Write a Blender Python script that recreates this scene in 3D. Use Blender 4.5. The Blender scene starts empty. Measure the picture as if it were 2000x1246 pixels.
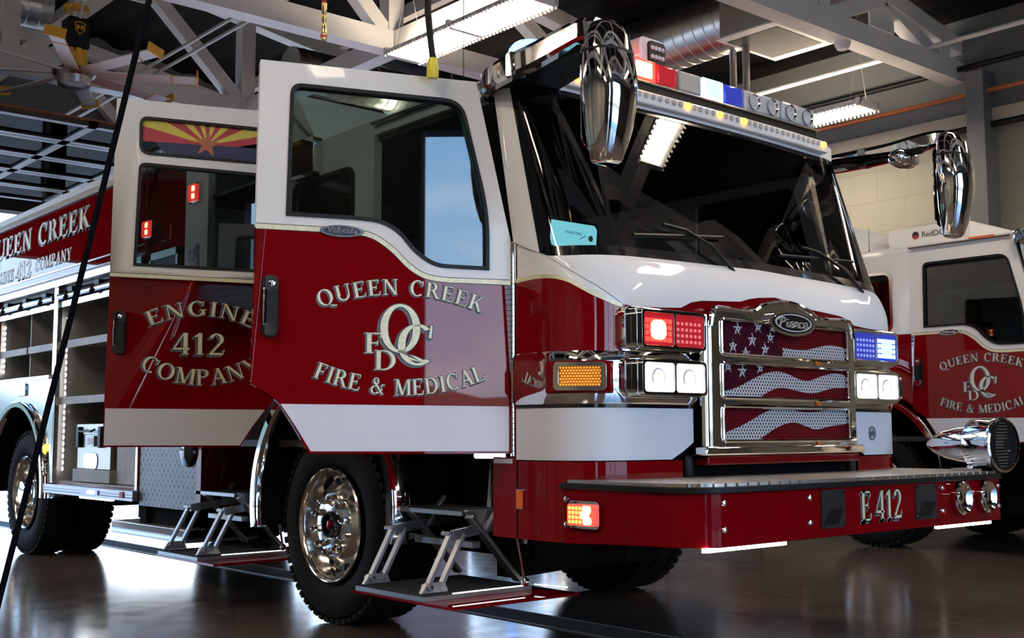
import bpy, bmesh, math, random
from mathutils import Vector, Matrix
from mathutils.geometry import tessellate_polygon
SC = bpy.context.scene
COL = SC.collection
# ------------------------------------------------------------------ camera
cam_data = bpy.data.cameras.new('camera')
cam_data.sensor_width = 36.0
cam_data.lens = 2266.46 * 36.0 / 2000.0
cam_data.clip_end = 300
cam = bpy.data.objects.new('camera', cam_data)
COL.objects.link(cam)
CAMX = Vector((0.65028, 0.75969, -0.00259)); CAMY = Vector((-0.0767, 0.06226, -0.995108)); CAMZ = Vector((-0.755813, 0.647297, 0.098755))
M = Matrix((CAMX, -CAMY, -CAMZ)).transposed().to_4x4()
M.translation = Vector((5.4052, -3.2897, 0.9995))
cam.matrix_world = M
SC.camera = cam
# ------------------------------------------------------------------ exposure
SC.view_settings.view_transform = 'Standard'
SC.view_settings.look = 'None'
SC.view_settings.gamma = 1.0
SC.view_settings.use_curve_mapping = False
SC.view_settings.exposure = 0.55
SC.cycles.use_denoising = True
SC.cycles.max_bounces = 10
SC.cycles.transparent_max_bounces = 16
SC.cycles.sample_clamp_indirect = 6.0
SC.cycles.caustics_reflective = False
SC.cycles.caustics_refractive = False
# ------------------------------------------------------------------ sky and sun
world = bpy.data.worlds.new('sky'); SC.world = world
world.use_nodes = True
wt = world.node_tree; wt.nodes.clear()
def wn(t, **k):
    n = wt.nodes.new(t)
    for a, b in k.items(): setattr(n, a, b)
    return n
w_out = wn('ShaderNodeOutputWorld'); w_bg = wn('ShaderNodeBackground')
w_tc = wn('ShaderNodeTexCoord'); w_sep = wn('ShaderNodeSeparateXYZ'); w_ramp = wn('ShaderNodeValToRGB')
w_map = wn('ShaderNodeMapping'); w_map.inputs['Scale'].default_value = (2.2, 2.2, 5.5)
w_noise = wn('ShaderNodeTexNoise'); w_noise.inputs['Scale'].default_value = 1.6; w_noise.inputs['Detail'].default_value = 7
w_cr = wn('ShaderNodeValToRGB'); w_mix = wn('ShaderNodeMixRGB')
wt.links.new(w_tc.outputs['Generated'], w_sep.inputs[0]); wt.links.new(w_sep.outputs['Z'], w_ramp.inputs[0])
e = w_ramp.color_ramp.elements
e[0].position = 0.0; e[0].color = (0.60, 0.74, 0.95, 1)
e[1].position = 0.6; e[1].color = (0.12, 0.33, 0.75, 1)
x = e.new(0.22); x.color = (0.30, 0.54, 0.90, 1)
wt.links.new(w_tc.outputs['Generated'], w_map.inputs[0]); wt.links.new(w_map.outputs[0], w_noise.inputs['Vector'])
wt.links.new(w_noise.outputs['Fac'], w_cr.inputs[0])
w_cr.color_ramp.elements[0].position = 0.52; w_cr.color_ramp.elements[1].position = 0.70
w_low = wn('ShaderNodeMapRange'); w_low.inputs['From Min'].default_value = .06; w_low.inputs['From Max'].default_value = .24; w_low.inputs['To Min'].default_value = 1.; w_low.inputs['To Max'].default_value = .25
w_mul = wn('ShaderNodeMath', operation='MULTIPLY'); wt.links.new(w_sep.outputs['Z'], w_low.inputs['Value']); wt.links.new(w_cr.outputs[0], w_mul.inputs[0]); wt.links.new(w_low.outputs[0], w_mul.inputs[1])
wt.links.new(w_mul.outputs[0], w_mix.inputs[0]); wt.links.new(w_ramp.outputs[0], w_mix.inputs[1])
w_mix.inputs[2].default_value = (0.95, 0.95, 0.97, 1)
wt.links.new(w_mix.outputs[0], w_bg.inputs['Color']); w_bg.inputs['Strength'].default_value = 5.5
wt.links.new(w_bg.outputs[0], w_out.inputs[0])
sun_d = bpy.data.lights.new('sun', 'SUN'); sun_d.energy = 9.0; sun_d.angle = 0.01; sun_d.color = (1, .95, .88)
sun = bpy.data.objects.new('sun', sun_d); COL.objects.link(sun)
sun.rotation_euler = (math.radians(24), math.radians(-30), 0)
# ------------------------------------------------------------------ materials
def _sock(n, names):
    for a in names:
        if a in n.inputs: return n.inputs[a]
def mat(name, col, rough=.5, metal=0., coat=0., spec=None, emit=None, estr=0., bump=None, var=None):
    m = bpy.data.materials.new(name); m.use_nodes = True
    nt = m.node_tree; b = nt.nodes['Principled BSDF']
    b.inputs['Base Color'].default_value = (*col, 1); b.inputs['Roughness'].default_value = rough
    b.inputs['Metallic'].default_value = metal
    if coat: b.inputs['Coat Weight'].default_value = coat; b.inputs['Coat Roughness'].default_value = .02
    if spec is not None: b.inputs['Specular IOR Level'].default_value = spec
    if emit: b.inputs['Emission Color'].default_value = (*emit, 1); b.inputs['Emission Strength'].default_value = estr
    if var or bump:
        tc = nt.nodes.new('ShaderNodeTexCoord'); no = nt.nodes.new('ShaderNodeTexNoise')
        nt.links.new(tc.outputs['Object'], no.inputs['Vector'])
        no.inputs['Scale'].default_value = (var or bump)[0]; no.inputs['Detail'].default_value = 5
        if var:   # (scale, other colour)
            mx = nt.nodes.new('ShaderNodeMixRGB'); cr = nt.nodes.new('ShaderNodeValToRGB')
            cr.color_ramp.elements[0].position = .35; cr.color_ramp.elements[1].position = .65
            nt.links.new(no.outputs['Fac'], cr.inputs[0]); nt.links.new(cr.outputs[0], mx.inputs[0])
            mx.inputs[1].default_value = (*col, 1); mx.inputs[2].default_value = (*var[1], 1)
            nt.links.new(mx.outputs[0], b.inputs['Base Color'])
        if bump:
            bu = nt.nodes.new('ShaderNodeBump'); bu.inputs['Strength'].default_value = bump[1]; bu.inputs['Distance'].default_value = .01
            nt.links.new(no.outputs['Fac'], bu.inputs['Height']); nt.links.new(bu.outputs[0], b.inputs['Normal'])
    return m
def math_node(nt, op, a, b=None):
    n = nt.nodes.new('ShaderNodeMath'); n.operation = op
    for i, v in enumerate((a, b)):
        if v is None: continue
        if isinstance(v, (int, float)): n.inputs[i].default_value = v
        else: nt.links.new(v, n.inputs[i])
    return n.outputs[0]
def diamond_plate(name, axes, col=(.55, .53, .5), rough=.28, scale=24.):
    """raised crossed lozenges as bump on bare aluminium"""
    m = mat(name, col, rough, 1.0); nt = m.node_tree; b = nt.nodes['Principled BSDF']
    tc = nt.nodes.new('ShaderNodeTexCoord'); sp = nt.nodes.new('ShaderNodeSeparateXYZ')
    nt.links.new(tc.outputs['Object'], sp.inputs[0])
    u = math_node(nt, 'MULTIPLY', sp.outputs[axes[0]], scale); v = math_node(nt, 'MULTIPLY', sp.outputs[axes[1]], scale)
    a = math_node(nt, 'ADD', u, v); c = math_node(nt, 'SUBTRACT', u, v)
    fa = math_node(nt, 'ABSOLUTE', math_node(nt, 'SUBTRACT', math_node(nt, 'FRACT', a), .5))
    fc = math_node(nt, 'ABSOLUTE', math_node(nt, 'SUBTRACT', math_node(nt, 'FRACT', c), .5))
    par = math_node(nt, 'GREATER_THAN', math_node(nt, 'FRACT', math_node(nt, 'MULTIPLY', math_node(nt, 'ADD', math_node(nt, 'FLOOR', a), math_node(nt, 'FLOOR', c)), .5)), .25)
    l1 = math_node(nt, 'SUBTRACT', 1.0, math_node(nt, 'ADD', math_node(nt, 'MULTIPLY', fa, 6.), math_node(nt, 'MULTIPLY', fc, 2.4)))
    l2 = math_node(nt, 'SUBTRACT', 1.0, math_node(nt, 'ADD', math_node(nt, 'MULTIPLY', fa, 2.4), math_node(nt, 'MULTIPLY', fc, 6.)))
    mx = nt.nodes.new('ShaderNodeMix'); nt.links.new(par, mx.inputs[0]); nt.links.new(l1, mx.inputs[2]); nt.links.new(l2, mx.inputs[3])
    h = math_node(nt, 'MAXIMUM', mx.outputs[0], 0.)
    bu = nt.nodes.new('ShaderNodeBump'); bu.inputs['Strength'].default_value = .9; bu.inputs['Distance'].default_value = .012
    nt.links.new(h, bu.inputs['Height']); nt.links.new(bu.outputs[0], b.inputs['Normal'])
    return m
def wire_mesh(name, col, hole=(.012, .004, .005), k=34., fill=.33):
    """expanded metal: two families of slanted wires over dark openings, on a y-z face"""
    m = mat(name, col, .5, spec=.06); nt = m.node_tree; b = nt.nodes['Principled BSDF']
    tc = nt.nodes.new('ShaderNodeTexCoord'); sp = nt.nodes.new('ShaderNodeSeparateXYZ')
    nt.links.new(tc.outputs['Object'], sp.inputs[0])
    u = math_node(nt, 'MULTIPLY', sp.outputs['Y'], k * 1.5); v = math_node(nt, 'MULTIPLY', sp.outputs['Z'], k)
    f1 = math_node(nt, 'FRACT', math_node(nt, 'ADD', u, v)); f2 = math_node(nt, 'FRACT', math_node(nt, 'SUBTRACT', u, v))
    w = math_node(nt, 'MINIMUM', f1, f2)
    w = math_node(nt, 'LESS_THAN', w, fill)
    mx = nt.nodes.new('ShaderNodeMixRGB'); nt.links.new(w, mx.inputs[0])
    mx.inputs[1].default_value = (*hole, 1); mx.inputs[2].default_value = (*col, 1)
    nt.links.new(mx.outputs[0], b.inputs['Base Color'])
    return m
def glass(name, tint, refl=1.0, ior=1.5):
    m = bpy.data.materials.new(name); m.use_nodes = True; nt = m.node_tree; nt.nodes.clear()
    o = nt.nodes.new('ShaderNodeOutputMaterial'); mx = nt.nodes.new('ShaderNodeMixShader')
    t = nt.nodes.new('ShaderNodeBsdfTransparent'); g = nt.nodes.new('ShaderNodeBsdfGlossy'); f = nt.nodes.new('ShaderNodeFresnel')
    t.inputs[0].default_value = (*tint, 1); g.inputs['Roughness'].default_value = .01; f.inputs[0].default_value = ior
    g.inputs[0].default_value = (refl, refl, refl, 1)
    nt.links.new(f.outputs[0], mx.inputs[0]); nt.links.new(t.outputs[0], mx.inputs[1]); nt.links.new(g.outputs[0], mx.inputs[2])
    nt.links.new(mx.outputs[0], o.inputs[0]); return m
def lens(name, col, strength, base=None):
    """a lamp lens moulded with a grid of facets"""
    m = mat(name, base or col, .15, 0, .6, emit=col, estr=strength)
    return m
RED = mat('fire_red_paint', (.19, .0014, .004), .12, 0, .8, spec=0.)
REDBUMP = mat('bumper_red_paint', (.17, .0012, .004), .4, 0, .22, spec=0.)
WHITE = mat('white_paint', (.86, .85, .85), .5, 0, .38, spec=.12)
REFLECT = mat('white_reflective_band', (.74, .76, .84), .42)
GOLD = mat('gold_leaf', (.86, .82, .60), .38, .15, var=(60., (.74, .68, .44)))
SLATE = mat('slate_shadow', (.10, .12, .14), .5)
INK = mat('black_outline', (.008, .007, .007), .4)
SILVERTXT = mat('silver_leaf', (.75, .75, .72), .35, .2)
CHROME = mat('chrome', (.82, .81, .80), .045, 1.0)
POLISH = mat('polished_aluminium', (.72, .70, .68), .14, 1.0)
ALU = mat('satin_aluminium', (.36, .36, .36), .36, 1.0, bump=(40., .05))
ALUMATT = mat('grey_compartment_paint', (.33, .325, .315), .5, var=(9., (.28, .28, .27)))
BLACK = mat('black_plastic', (.008, .008, .009), .45, spec=.25)
BLACKGLOSS = mat('black_gloss', (.008, .008, .01), .12, 0, .5)
DARK = mat('dark_underbody', (.004, .004, .004), .9, spec=.1)
INTERIOR = mat('dark_cab_trim', (.022, .019, .019), .6)
SEAT = mat('dark_seat_fabric', (.03, .026, .026), .8)
RUBBER = mat('tyre_rubber', (.006, .006, .0065), .8, bump=(60., .15), spec=.18)
GRIT = mat('black_grip_tread', (.012, .012, .012), .85, bump=(180., .5))
DPXZ = diamond_plate('diamond_plate_upright', ('X', 'Z'), (.13, .125, .12), .42, 15.)  # darkened metal: shade and reflection of the open door put into its colour
DPTRIM = diamond_plate('diamond_plate_trim', ('X', 'Z'), (.34, .315, .29), .5, 36.)
DPXY = diamond_plate('diamond_plate_deck', ('X', 'Y'), (.50, .46, .42), .40, 15.)
MESHRED = wire_mesh('grille_mesh_red', (.17, .006, .012), (.03, .002, .004))
MESHBLUE = wire_mesh('grille_mesh_dark', (.075, .006, .018), (.02, .002, .006))
MESHWHITE = wire_mesh('grille_mesh_white', (.62, .62, .64), (.035, .02, .025), fill=.42)
WINDSHIELD = glass('windshield_glass', (.36, .35, .34), .95)
TINT = glass('tinted_glass', (.42, .50, .49), 1.0, 1.7)
CLEAR = glass('clear_lens', (.8, .82, .85), 1.0)
L_WHITE = lens('white_lamp', (1, .98, .95), 16.)
L_LED = lens('white_led', (.92, .97, 1), 9.)
L_RED = lens('red_lamp_lit', (1, .04, .03), 2.2)
L_REDHOT = lens('red_lamp_core', (1, .42, .10), 26.)
L_REDOFF = lens('red_lamp_lens', (.55, .02, .03), .22)
L_BLUE = lens('blue_lamp_lit', (.10, .28, 1), 8.)
L_BLUEHOT = lens('blue_lamp_core', (.20, .48, 1), 2.6)
L_BLUEOFF = lens('blue_lamp_lens', (.04, .06, .5), .25)
L_AMBER = lens('amber_lamp_lit', (1, .42, .03), 5.)
L_AMBERDIM = lens('amber_dot', (1, .42, .05), .55)
L_SOFT = lens('headlamp_glass', (1, .99, .97), .62, (.5, .5, .5))
L_STEP = lens('step_led', (.95, .97, 1), 1.6)
CASE = mat('case_steel', (.42, .40, .38), .3, 1.0)
REDFACET = lens('red_lens_facet', (.85, .22, .24), .35)
BLUEFACET = lens('blue_lens_facet', (.35, .42, .85), .35)
FROST = mat('frosted_lens', (.60, .61, .64), .22, 0, .8)
L_AMBEROFF = mat('amber_lens', (.42, .13, .01), .25, 0, .6)
L_CYAN = lens('cyan_lamp_lit', (.10, .75, 1), 9.)
ORANGE = mat('orange_reflector', (.85, .16, .01), .25)
SCREEN = lens('laptop_screen', (.16, .52, .62), 2.2)
TUBE = lens('fluorescent_tube', (1, .87, .70), 24.)
STEELWHITE = mat('white_steel', (.90, .88, .85), .45, var=(3., (.85, .83, .80)))
DUCT = mat('spiral_duct', (.60, .58, .55), .30, 1.0)
BRASS = mat('brass', (.72, .48, .18), .25, 1.0)
FANWHITE = mat('fan_blade', (.92, .92, .93), .4)
FANYEL = mat('fan_yellow', (.80, .42, .03), .4)
COPPER = mat('orange_pipe_paint', (.50, .14, .04), .45)
YELLOW = mat('yellow_plug', (.85, .72, .05), .35)
REDHOSE = mat('red_hose', (.45, .02, .02), .4)
GREYPIPE = mat('grey_conduit', (.45, .44, .42), .4)
FLAGRED = mat('flag_red', (.42, .02, .04), .45); FLAGYEL = mat('flag_yellow', (.62, .52, .06), .45)
FLAGBLUE = mat('flag_blue', (.008, .014, .085), .5); FLAGCOP = mat('flag_copper', (.42, .12, .05), .45)
# ------------------------------------------------------------------ mesh helpers
PI = math.pi
class MB:
    """collects shapes and links them as ONE mesh object"""
    def __init__(s): s.v = []; s.f = []; s.mi = []; s.m = 0
    def face(s, pts):
        n = len(s.v); s.v += [tuple(p) for p in pts]; s.f.append(tuple(range(n, n + len(pts)))); s.mi.append(s.m)
    def grid(s, rows, close=False):
        n = len(s.v); w = len(rows[0])
        for r in rows: s.v += [tuple(p) for p in r]
        for i in range(len(rows) - 1):
            for j in range(w if close else w - 1):
                a = n + i * w + j; b = n + i * w + (j + 1) % w
                s.f.append((a, b, b + w, a + w)); s.mi.append(s.m)
    def box(s, x0, x1, y0, y1, z0, z1):
        p = [(x, y, z) for x in (x0, x1) for y in (y0, y1) for z in (z0, z1)]; n = len(s.v); s.v += p
        for q in ((0, 1, 3, 2), (4, 6, 7, 5), (0, 4, 5, 1), (2, 3, 7, 6), (0, 2, 6, 4), (1, 5, 7, 3)):
            s.f.append(tuple(n + i for i in q)); s.mi.append(s.m)
    def obox(s, c, ax, h):
        c = Vector(c); ax = [Vector(a) for a in ax]; n = len(s.v)
        s.v += [tuple(c + ax[0] * (i * h[0]) + ax[1] * (j * h[1]) + ax[2] * (k * h[2])) for i in (-1, 1) for j in (-1, 1) for k in (-1, 1)]
        for q in ((0, 1, 3, 2), (4, 6, 7, 5), (0, 4, 5, 1), (2, 3, 7, 6), (0, 2, 6, 4), (1, 5, 7, 3)):
            s.f.append(tuple(n + i for i in q)); s.mi.append(s.m)
    def bar(s, p, q, w, h, up=(0, 0, 1)):
        p = Vector(p); q = Vector(q); d = q - p; L = d.length; d.normalize(); u = Vector(up)
        if abs(d.dot(u)) > .98: u = Vector((0, 1, 0))
        a = d.cross(u).normalized(); b = a.cross(d)
        s.obox((p + q) / 2, (d, a, b), (L / 2, w / 2, h / 2))
    def tube(s, path, r, seg=10, caps=True, close=False):
        P = [Vector(p) for p in path]; rows = []; prev = None; N = len(P)
        for i, p in enumerate(P):
            if close: d = P[(i + 1) % N] - P[i - 1]
            else: d = P[min(i + 1, N - 1)] - P[max(i - 1, 0)]
            d.normalize()
            if prev is None:
                u = Vector((0, 0, 1)) if abs(d.z) < .9 else Vector((1, 0, 0)); a = d.cross(u).normalized()
            else: a = (prev - d * prev.dot(d)).normalized()
            prev = a; b = d.cross(a); rr = r[i] if isinstance(r, (list, tuple)) else r
            rows.append([p + (a * math.cos(t * 2 * PI / seg) + b * math.sin(t * 2 * PI / seg)) * rr for t in range(seg)])
        if close: rows.append(rows[0])
        s.grid(rows, True)
        if caps and not close: s.face(rows[0][::-1]); s.face(rows[-1])
    def lathe(s, prof, o, axis, seg=32, a0=0., a1=2 * PI, ref=None):
        """prof = (radius, distance along axis)"""
        o = Vector(o); ax = Vector(axis).normalized(); u = Vector(ref) if ref else (Vector((0, 0, 1)) if abs(ax.z) < .9 else Vector((1, 0, 0)))
        u = (u - ax * u.dot(ax)).normalized(); w = ax.cross(u); full = abs(a1 - a0 - 2 * PI) < 1e-4; k = seg if full else seg + 1
        s.grid([[o + ax * d + (u * math.cos(a0 + (a1 - a0) * i / seg) + w * math.sin(a0 + (a1 - a0) * i / seg)) * r for i in range(k)] for r, d in prof], full)
    def prism(s, poly, fn, w0, w1, holes=(), back=True):
        loops = [list(poly)] + [list(h) for h in holes]
        tri = tessellate_polygon([[Vector((p[0], p[1], 0)) for p in l] for l in loops])
        flat = [p for l in loops for p in l]
        for w in ((w1, w0) if back else (w1,)):
            n = len(s.v); s.v += [tuple(fn(p[0], p[1], w)) for p in flat]
            for t in tri: s.f.append(tuple(n + i for i in t)); s.mi.append(s.m)
        for l in loops:
            for i in range(len(l)):
                a, b = l[i], l[(i + 1) % len(l)]
                s.face([fn(a[0], a[1], w0), fn(b[0], b[1], w0), fn(b[0], b[1], w1), fn(a[0], a[1], w1)])
    def sphere(s, c, r, seg=14, rings=8, sc=(1, 1, 1)):
        c = Vector(c)
        s.grid([[c + Vector((r * sc[0] * math.sin(PI * i / rings) * math.cos(2 * PI * j / seg), r * sc[1] * math.sin(PI * i / rings) * math.sin(2 * PI * j / seg), r * sc[2] * math.cos(PI * i / rings))) for j in range(seg)] for i in range(rings + 1)], True)
    def build(s, name, mats, parent=None, label=None, bevel=0., angle=.6, solid=0., merge=True):
        me = bpy.data.meshes.new(name)
        me.from_pydata(s.v, [], s.f)
        if not isinstance(mats, (list, tuple)): mats = [mats]
        for m in mats: me.materials.append(m)
        me.polygons.foreach_set('material_index', s.mi)
        bm = bmesh.new(); bm.from_mesh(me)
        if merge: bmesh.ops.remove_doubles(bm, verts=bm.verts, dist=1e-5)
        bmesh.ops.recalc_face_normals(bm, faces=bm.faces)
        for f in bm.faces: f.smooth = True
        for ed in bm.edges:
            if len(ed.link_faces) == 2 and ed.calc_face_angle(0) > angle: ed.smooth = False
        bm.to_mesh(me); bm.free()
        o = bpy.data.objects.new(name, me); COL.objects.link(o)
        if solid:
            md = o.modifiers.new('solid', 'SOLIDIFY'); md.thickness = solid; md.offset = -1
        if bevel:
            md = o.modifiers.new('bevel', 'BEVEL'); md.width = bevel; md.segments = 2; md.limit_method = 'ANGLE'; md.angle_limit = .7; md.harden_normals = False
        if parent: o.parent = parent
        if label: o['label'] = label
        return o
def thing(name, label, cat, loc=(0, 0, 0), group=None):
    o = bpy.data.objects.new(name, None); COL.objects.link(o); o.location = loc; o.empty_display_size = .2
    o['label'] = label; o['category'] = cat
    if group: o['group'] = group
    return o
def tag(o, label, cat, group=None):
    o['label'] = label; o['category'] = cat
    if group: o['group'] = group
    return o
def struct(o): o['kind'] = 'structure'; return o
def rrect(x0, x1, y0, y1, r, n=5):
    pts = []
    for cx, cy, a in ((x1 - r, y1 - r, 0), (x0 + r, y1 - r, PI / 2), (x0 + r, y0 + r, PI), (x1 - r, y0 + r, 1.5 * PI)):
        pts += [(cx + r * math.cos(a + PI / 2 * i / n), cy + r * math.sin(a + PI / 2 * i / n)) for i in range(n + 1)]
    return pts
def fillet(poly, radii, n=5):
    """round the corners of a polygon; radii per vertex"""
    out = []; N = len(poly)
    for i, p in enumerate(poly):
        r = radii[i] if isinstance(radii, (list, tuple)) else radii
        if r <= 0: out.append(p); continue
        P = Vector(p); A = (Vector(poly[i - 1]) - P); B = (Vector(poly[(i + 1) % N]) - P)
        r = min(r, A.length * .48, B.length * .48); a = P + A.normalized() * r; b = P + B.normalized() * r
        for k in range(n + 1):
            t = k / n; q = a * (1 - t) ** 2 + P * 2 * t * (1 - t) + b * t * t; out.append((q.x, q.y))
    return out
def offset(poly, d):
    """grow (d>0 for ccw) a closed polygon"""
    N = len(poly); out = []
    for i in range(N):
        a = Vector(poly[i - 1]); p = Vector(poly[i]); b = Vector(poly[(i + 1) % N])
        d1 = (p - a); d2 = (b - p)
        if d1.length < 1e-7: d1 = d2
        if d2.length < 1e-7: d2 = d1
        d1.normalize(); d2.normalize()
        n = Vector((d1.y, -d1.x)) + Vector((d2.y, -d2.x))
        if n.length < 1e-6: n = Vector((d1.y, -d1.x))
        n.normalize(); c = max(.5, n.dot(Vector((d1.y, -d1.x)))); q = p + n * (d / c); out.append((q.x, q.y))
    return out
def ribbon(path, w):
    """closed outline of a stroke of width w along a 2-D path"""
    L = []; R = []
    for i, p in enumerate(path):
        a = Vector(path[max(i - 1, 0)]); b = Vector(path[min(i + 1, len(path) - 1)]); d = (b - a).normalized(); n = Vector((-d.y, d.x))
        ww = w[i] if isinstance(w, (list, tuple)) else w
        L.append(tuple(Vector(p) + n * ww / 2)); R.append(tuple(Vector(p) - n * ww / 2))
    return L, R
def smooth_path(pts, n=6):
    P = [Vector(p) for p in pts]; P = [P[0] * 2 - P[1]] + P + [P[-1] * 2 - P[-2]]; out = []
    for i in range(1, len(P) - 2):
        for k in range(n):
            t = k / n; a, b, c, d = P[i - 1:i + 3]
            out.append(tuple(.5 * ((2 * b) + (c - a) * t + (2 * a - 5 * b + 4 * c - d) * t * t + (3 * b - a - 3 * c + d) * t ** 3)))
    out.append(tuple(P[-2])); return out
# ------------------------------------------------------------------ roman lettering, drawn stroke by stroke
TK, TN, SR = .165, .062, .05
def _r(x0, x1, y0, y1): return ('p', [(x0, y0), (x1, y0), (x1, y1), (x0, y1)])
def _d(x0, y0, x1, y1, w): return ('p', [(x0 - w / 2, y0), (x0 + w / 2, y0), (x1 + w / 2, y1), (x1 - w / 2, y1)])
def _a(cx, cy, rx, ry, a0, a1, wx=TK, wy=TN): return ('a', cx, cy, rx, ry, a0, a1, wx, wy)
def _s(x, y, hw=.15): return _r(x - hw, x + hw, y, y + SR)
def _stem(x, top=True, bot=True, hw=.15, w=TK):
    o = [_r(x - w / 2, x + w / 2, 0, 1)]
    if top: o.append(_s(x, 1 - SR, hw))
    if bot: o.append(_s(x, 0, hw))
    return o
GL = {
 'A': (.86, [_d(.13, 0, .43, 1, TN), _d(.72, 0, .43, 1, TK), _r(.24, .6, .33, .39), _s(.13, 0, .12), _s(.72, 0, .15)]),
 'C': (.84, [_a(.46, .5, .43, .52, 50, 310), ('p', [(.70, .68), (.77, .66), (.79, 1.0), (.75, 1.0)])]),
 'D': (.90, _stem(.17) + [_a(.36, .5, .48, .5, -90, 90), _r(.1, .37, 1 - TN, 1), _r(.1, .37, 0, TN)]),
 'E': (.74, _stem(.17) + [_r(.1, .66, 1 - TN, 1), _r(.1, .68, 0, TN), _r(.2, .5, .49, .55), ('p', [(.6, .78), (.64, .78), (.66, 1), (.62, 1)]), ('p', [(.63, 0), (.68, 0), (.72, .25), (.68, .25)]), _r(.47, .51, .41, .63)]),
 'F': (.68, _stem(.17) + [_r(.1, .62, 1 - TN, 1), _r(.2, .48, .47, .53), ('p', [(.56, .76), (.6, .76), (.63, 1), (.58, 1)]), _r(.45, .49, .39, .61)]),
 'G': (.92, [_a(.46, .5, .43, .52, 50, 325), ('p', [(.70, .70), (.76, .68), (.79, 1.0), (.75, 1.0)]), _r(.66, .82, .06, .42), _s(.74, .38, .16)]),
 'I': (.36, _stem(.18)),
 'K': (.88, _stem(.17) + [_d(.27, .42, .68, 1, TN), _d(.76, 0, .38, .58, TK), _s(.66, 1 - SR, .13), _s(.76, 0, .13)]),
 'L': (.70, _stem(.17) + [_r(.1, .64, 0, TN), ('p', [(.6, 0), (.64, 0), (.69, .28), (.65, .28)])]),
 'M': (1.08, [_r(.13, .13 + TN, 0, 1), _d(.2, 1, .52, .02, TK), _d(.86, 1, .52, .02, TN), _r(.84, .84 + TK, 0, 1), _s(.16, 0, .13), _s(.92, 0, .15), _s(.14, 1 - SR, .12), _s(.94, 1 - SR, .13)]),
 'N': (.94, [_r(.13, .13 + TN, 0, 1), _d(.17, 1, .76, .0, TK), _r(.74, .74 + TN, 0, 1), _s(.16, 0, .13), _s(.12, 1 - SR, .12), _s(.77, 1 - SR, .13)]),
 'O': (.96, [_a(.48, .5, .44, .52, 0, 360)]),
 'P': (.74, _stem(.17) + [_a(.36, .74, .32, .26, -90, 90), _r(.1, .37, 1 - TN, 1), _r(.2, .37, .48, .48 + TN)]),
 'Q': (.96, [_a(.48, .5, .44, .52, 0, 360), ('p', [(.40, .02), (.56, .02), (.72, -.16), (.98, -.22), (1.0, -.16), (.80, -.08)])]),
 'R': (.86, _stem(.17) + [_a(.36, .74, .30, .26, -90, 90), _r(.1, .37, 1 - TN, 1), _r(.2, .37, .48, .48 + TN), _d(.74, 0, .44, .5, TK), _s(.76, 0, .12)]),
 'U': (.92, [_r(.1, .1 + TK, .32, 1), _r(.74, .74 + TN, .32, 1), _a(.45, .33, .35, .35, 180, 360, .12, TN + .03), _s(.18, 1 - SR, .15), _s(.77, 1 - SR, .13)]),
 'Y': (.84, [_r(.34, .34 + TK, 0, .46), _d(.42, .44, .14, 1, TK), _d(.42, .44, .72, 1, TN), _s(.42, 0, .15), _s(.15, 1 - SR, .14), _s(.70, 1 - SR, .12)]),
 '&': (.98, [_a(.36, .24, .29, .26, 60, 330, .13, TN), _a(.38, .77, .18, .23, 0, 360, .09, .05), _d(.84, 0, .27, .74, .15), _d(.72, .40, .80, .58, .05), _a(.5, .42, .32, .36, 290, 350, .06, .05), _s(.84, .56, .11)]),
 '4': (.72, [_r(.44, .44 + TK, 0, 1), _d(.06, .27, .46, .98, TN), _r(.03, .68, .23, .31), _s(.52, 0, .14)]),
 '1': (.5, [_r(.2, .2 + TK, 0, 1), _s(.28, 0, .16), ('p', [(.06, .80), (.2, .84), (.3, 1), (.22, .98), (.06, .86)])]),
 '2': (.74, [_a(.35, .72, .29, .28, -35, 165, .15, TN), _d(.11, .05, .52, .58, .12), _r(.06, .62, 0, .10), ('p', [(.58, 0), (.62, 0), (.68, .25), (.64, .25)])]),
 ' ': (.42, []),
}
def glyph_polys(ch, grow=0.):
    out = []
    for q in GL[ch][1]:
        if q[0] == 'p':
            p = q[1]; ar = sum(p[i - 1][0] * p[i][1] - p[i][0] * p[i - 1][1] for i in range(len(p)))
            if ar < 0: p = p[::-1]
            out.append(offset(p, grow) if grow else p)
        else:
            _, cx, cy, rx, ry, a0, a1, wx, wy = q; n = max(8, int(abs(a1 - a0) / 12)); full = a1 - a0 >= 360
            e = 0 if full else math.degrees(grow / max(rx, .1)); a0 -= e; a1 += e
            O = []; I = []
            for i in range(n + 1):
                t = math.radians(a0 + (a1 - a0) * i / n)
                O.append((cx + (rx + grow) * math.cos(t), cy + (ry + grow) * math.sin(t)))
                I.append((cx + (rx - wx - grow) * math.cos(t), cy + (ry - wy - grow) * math.sin(t)))
            for i in range(n): out.append([O[i], O[i + 1], I[i + 1], I[i]])
    return out
def put_glyph(mb, ch, fn, xf, g=.035, shadow=(-.07, -.07), lift=0.):
    """xf maps glyph space to the surface (u, v); three layers: soft shadow, dark outline, leaf"""
    for layer, (grow, off, h) in enumerate(((g, shadow, .0008), (g, (0, 0), .0014), (0., (0, 0), .0022))):
        mb.m = layer
        for poly in glyph_polys(ch, grow):
            pts = [xf(p[0] + off[0], p[1] + off[1]) for p in poly]
            a = [fn(p[0], p[1], h + lift) for p in pts]; b = [fn(p[0], p[1], 0.) for p in pts]
            mb.face(a)
            for i in range(len(a)): mb.face([b[i - 1], b[i], a[i], a[i - 1]])
def line_width(txt, gap=.10): return sum(GL[c][0] + gap for c in txt) - gap
def straight_text(mb, txt, fn, u0, v0, cap, width=None, gap=.1, slope=0., **k):
    w = line_width(txt, gap) * cap; sx = (width / w) if width else 1.; u = u0
    for ch in txt:
        put_glyph(mb, ch, fn, lambda x, y, u=u: (u + x * cap * sx, v0 + y * cap + slope * (u - u0)), **k); u += (GL[ch][0] + gap) * cap * sx
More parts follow.
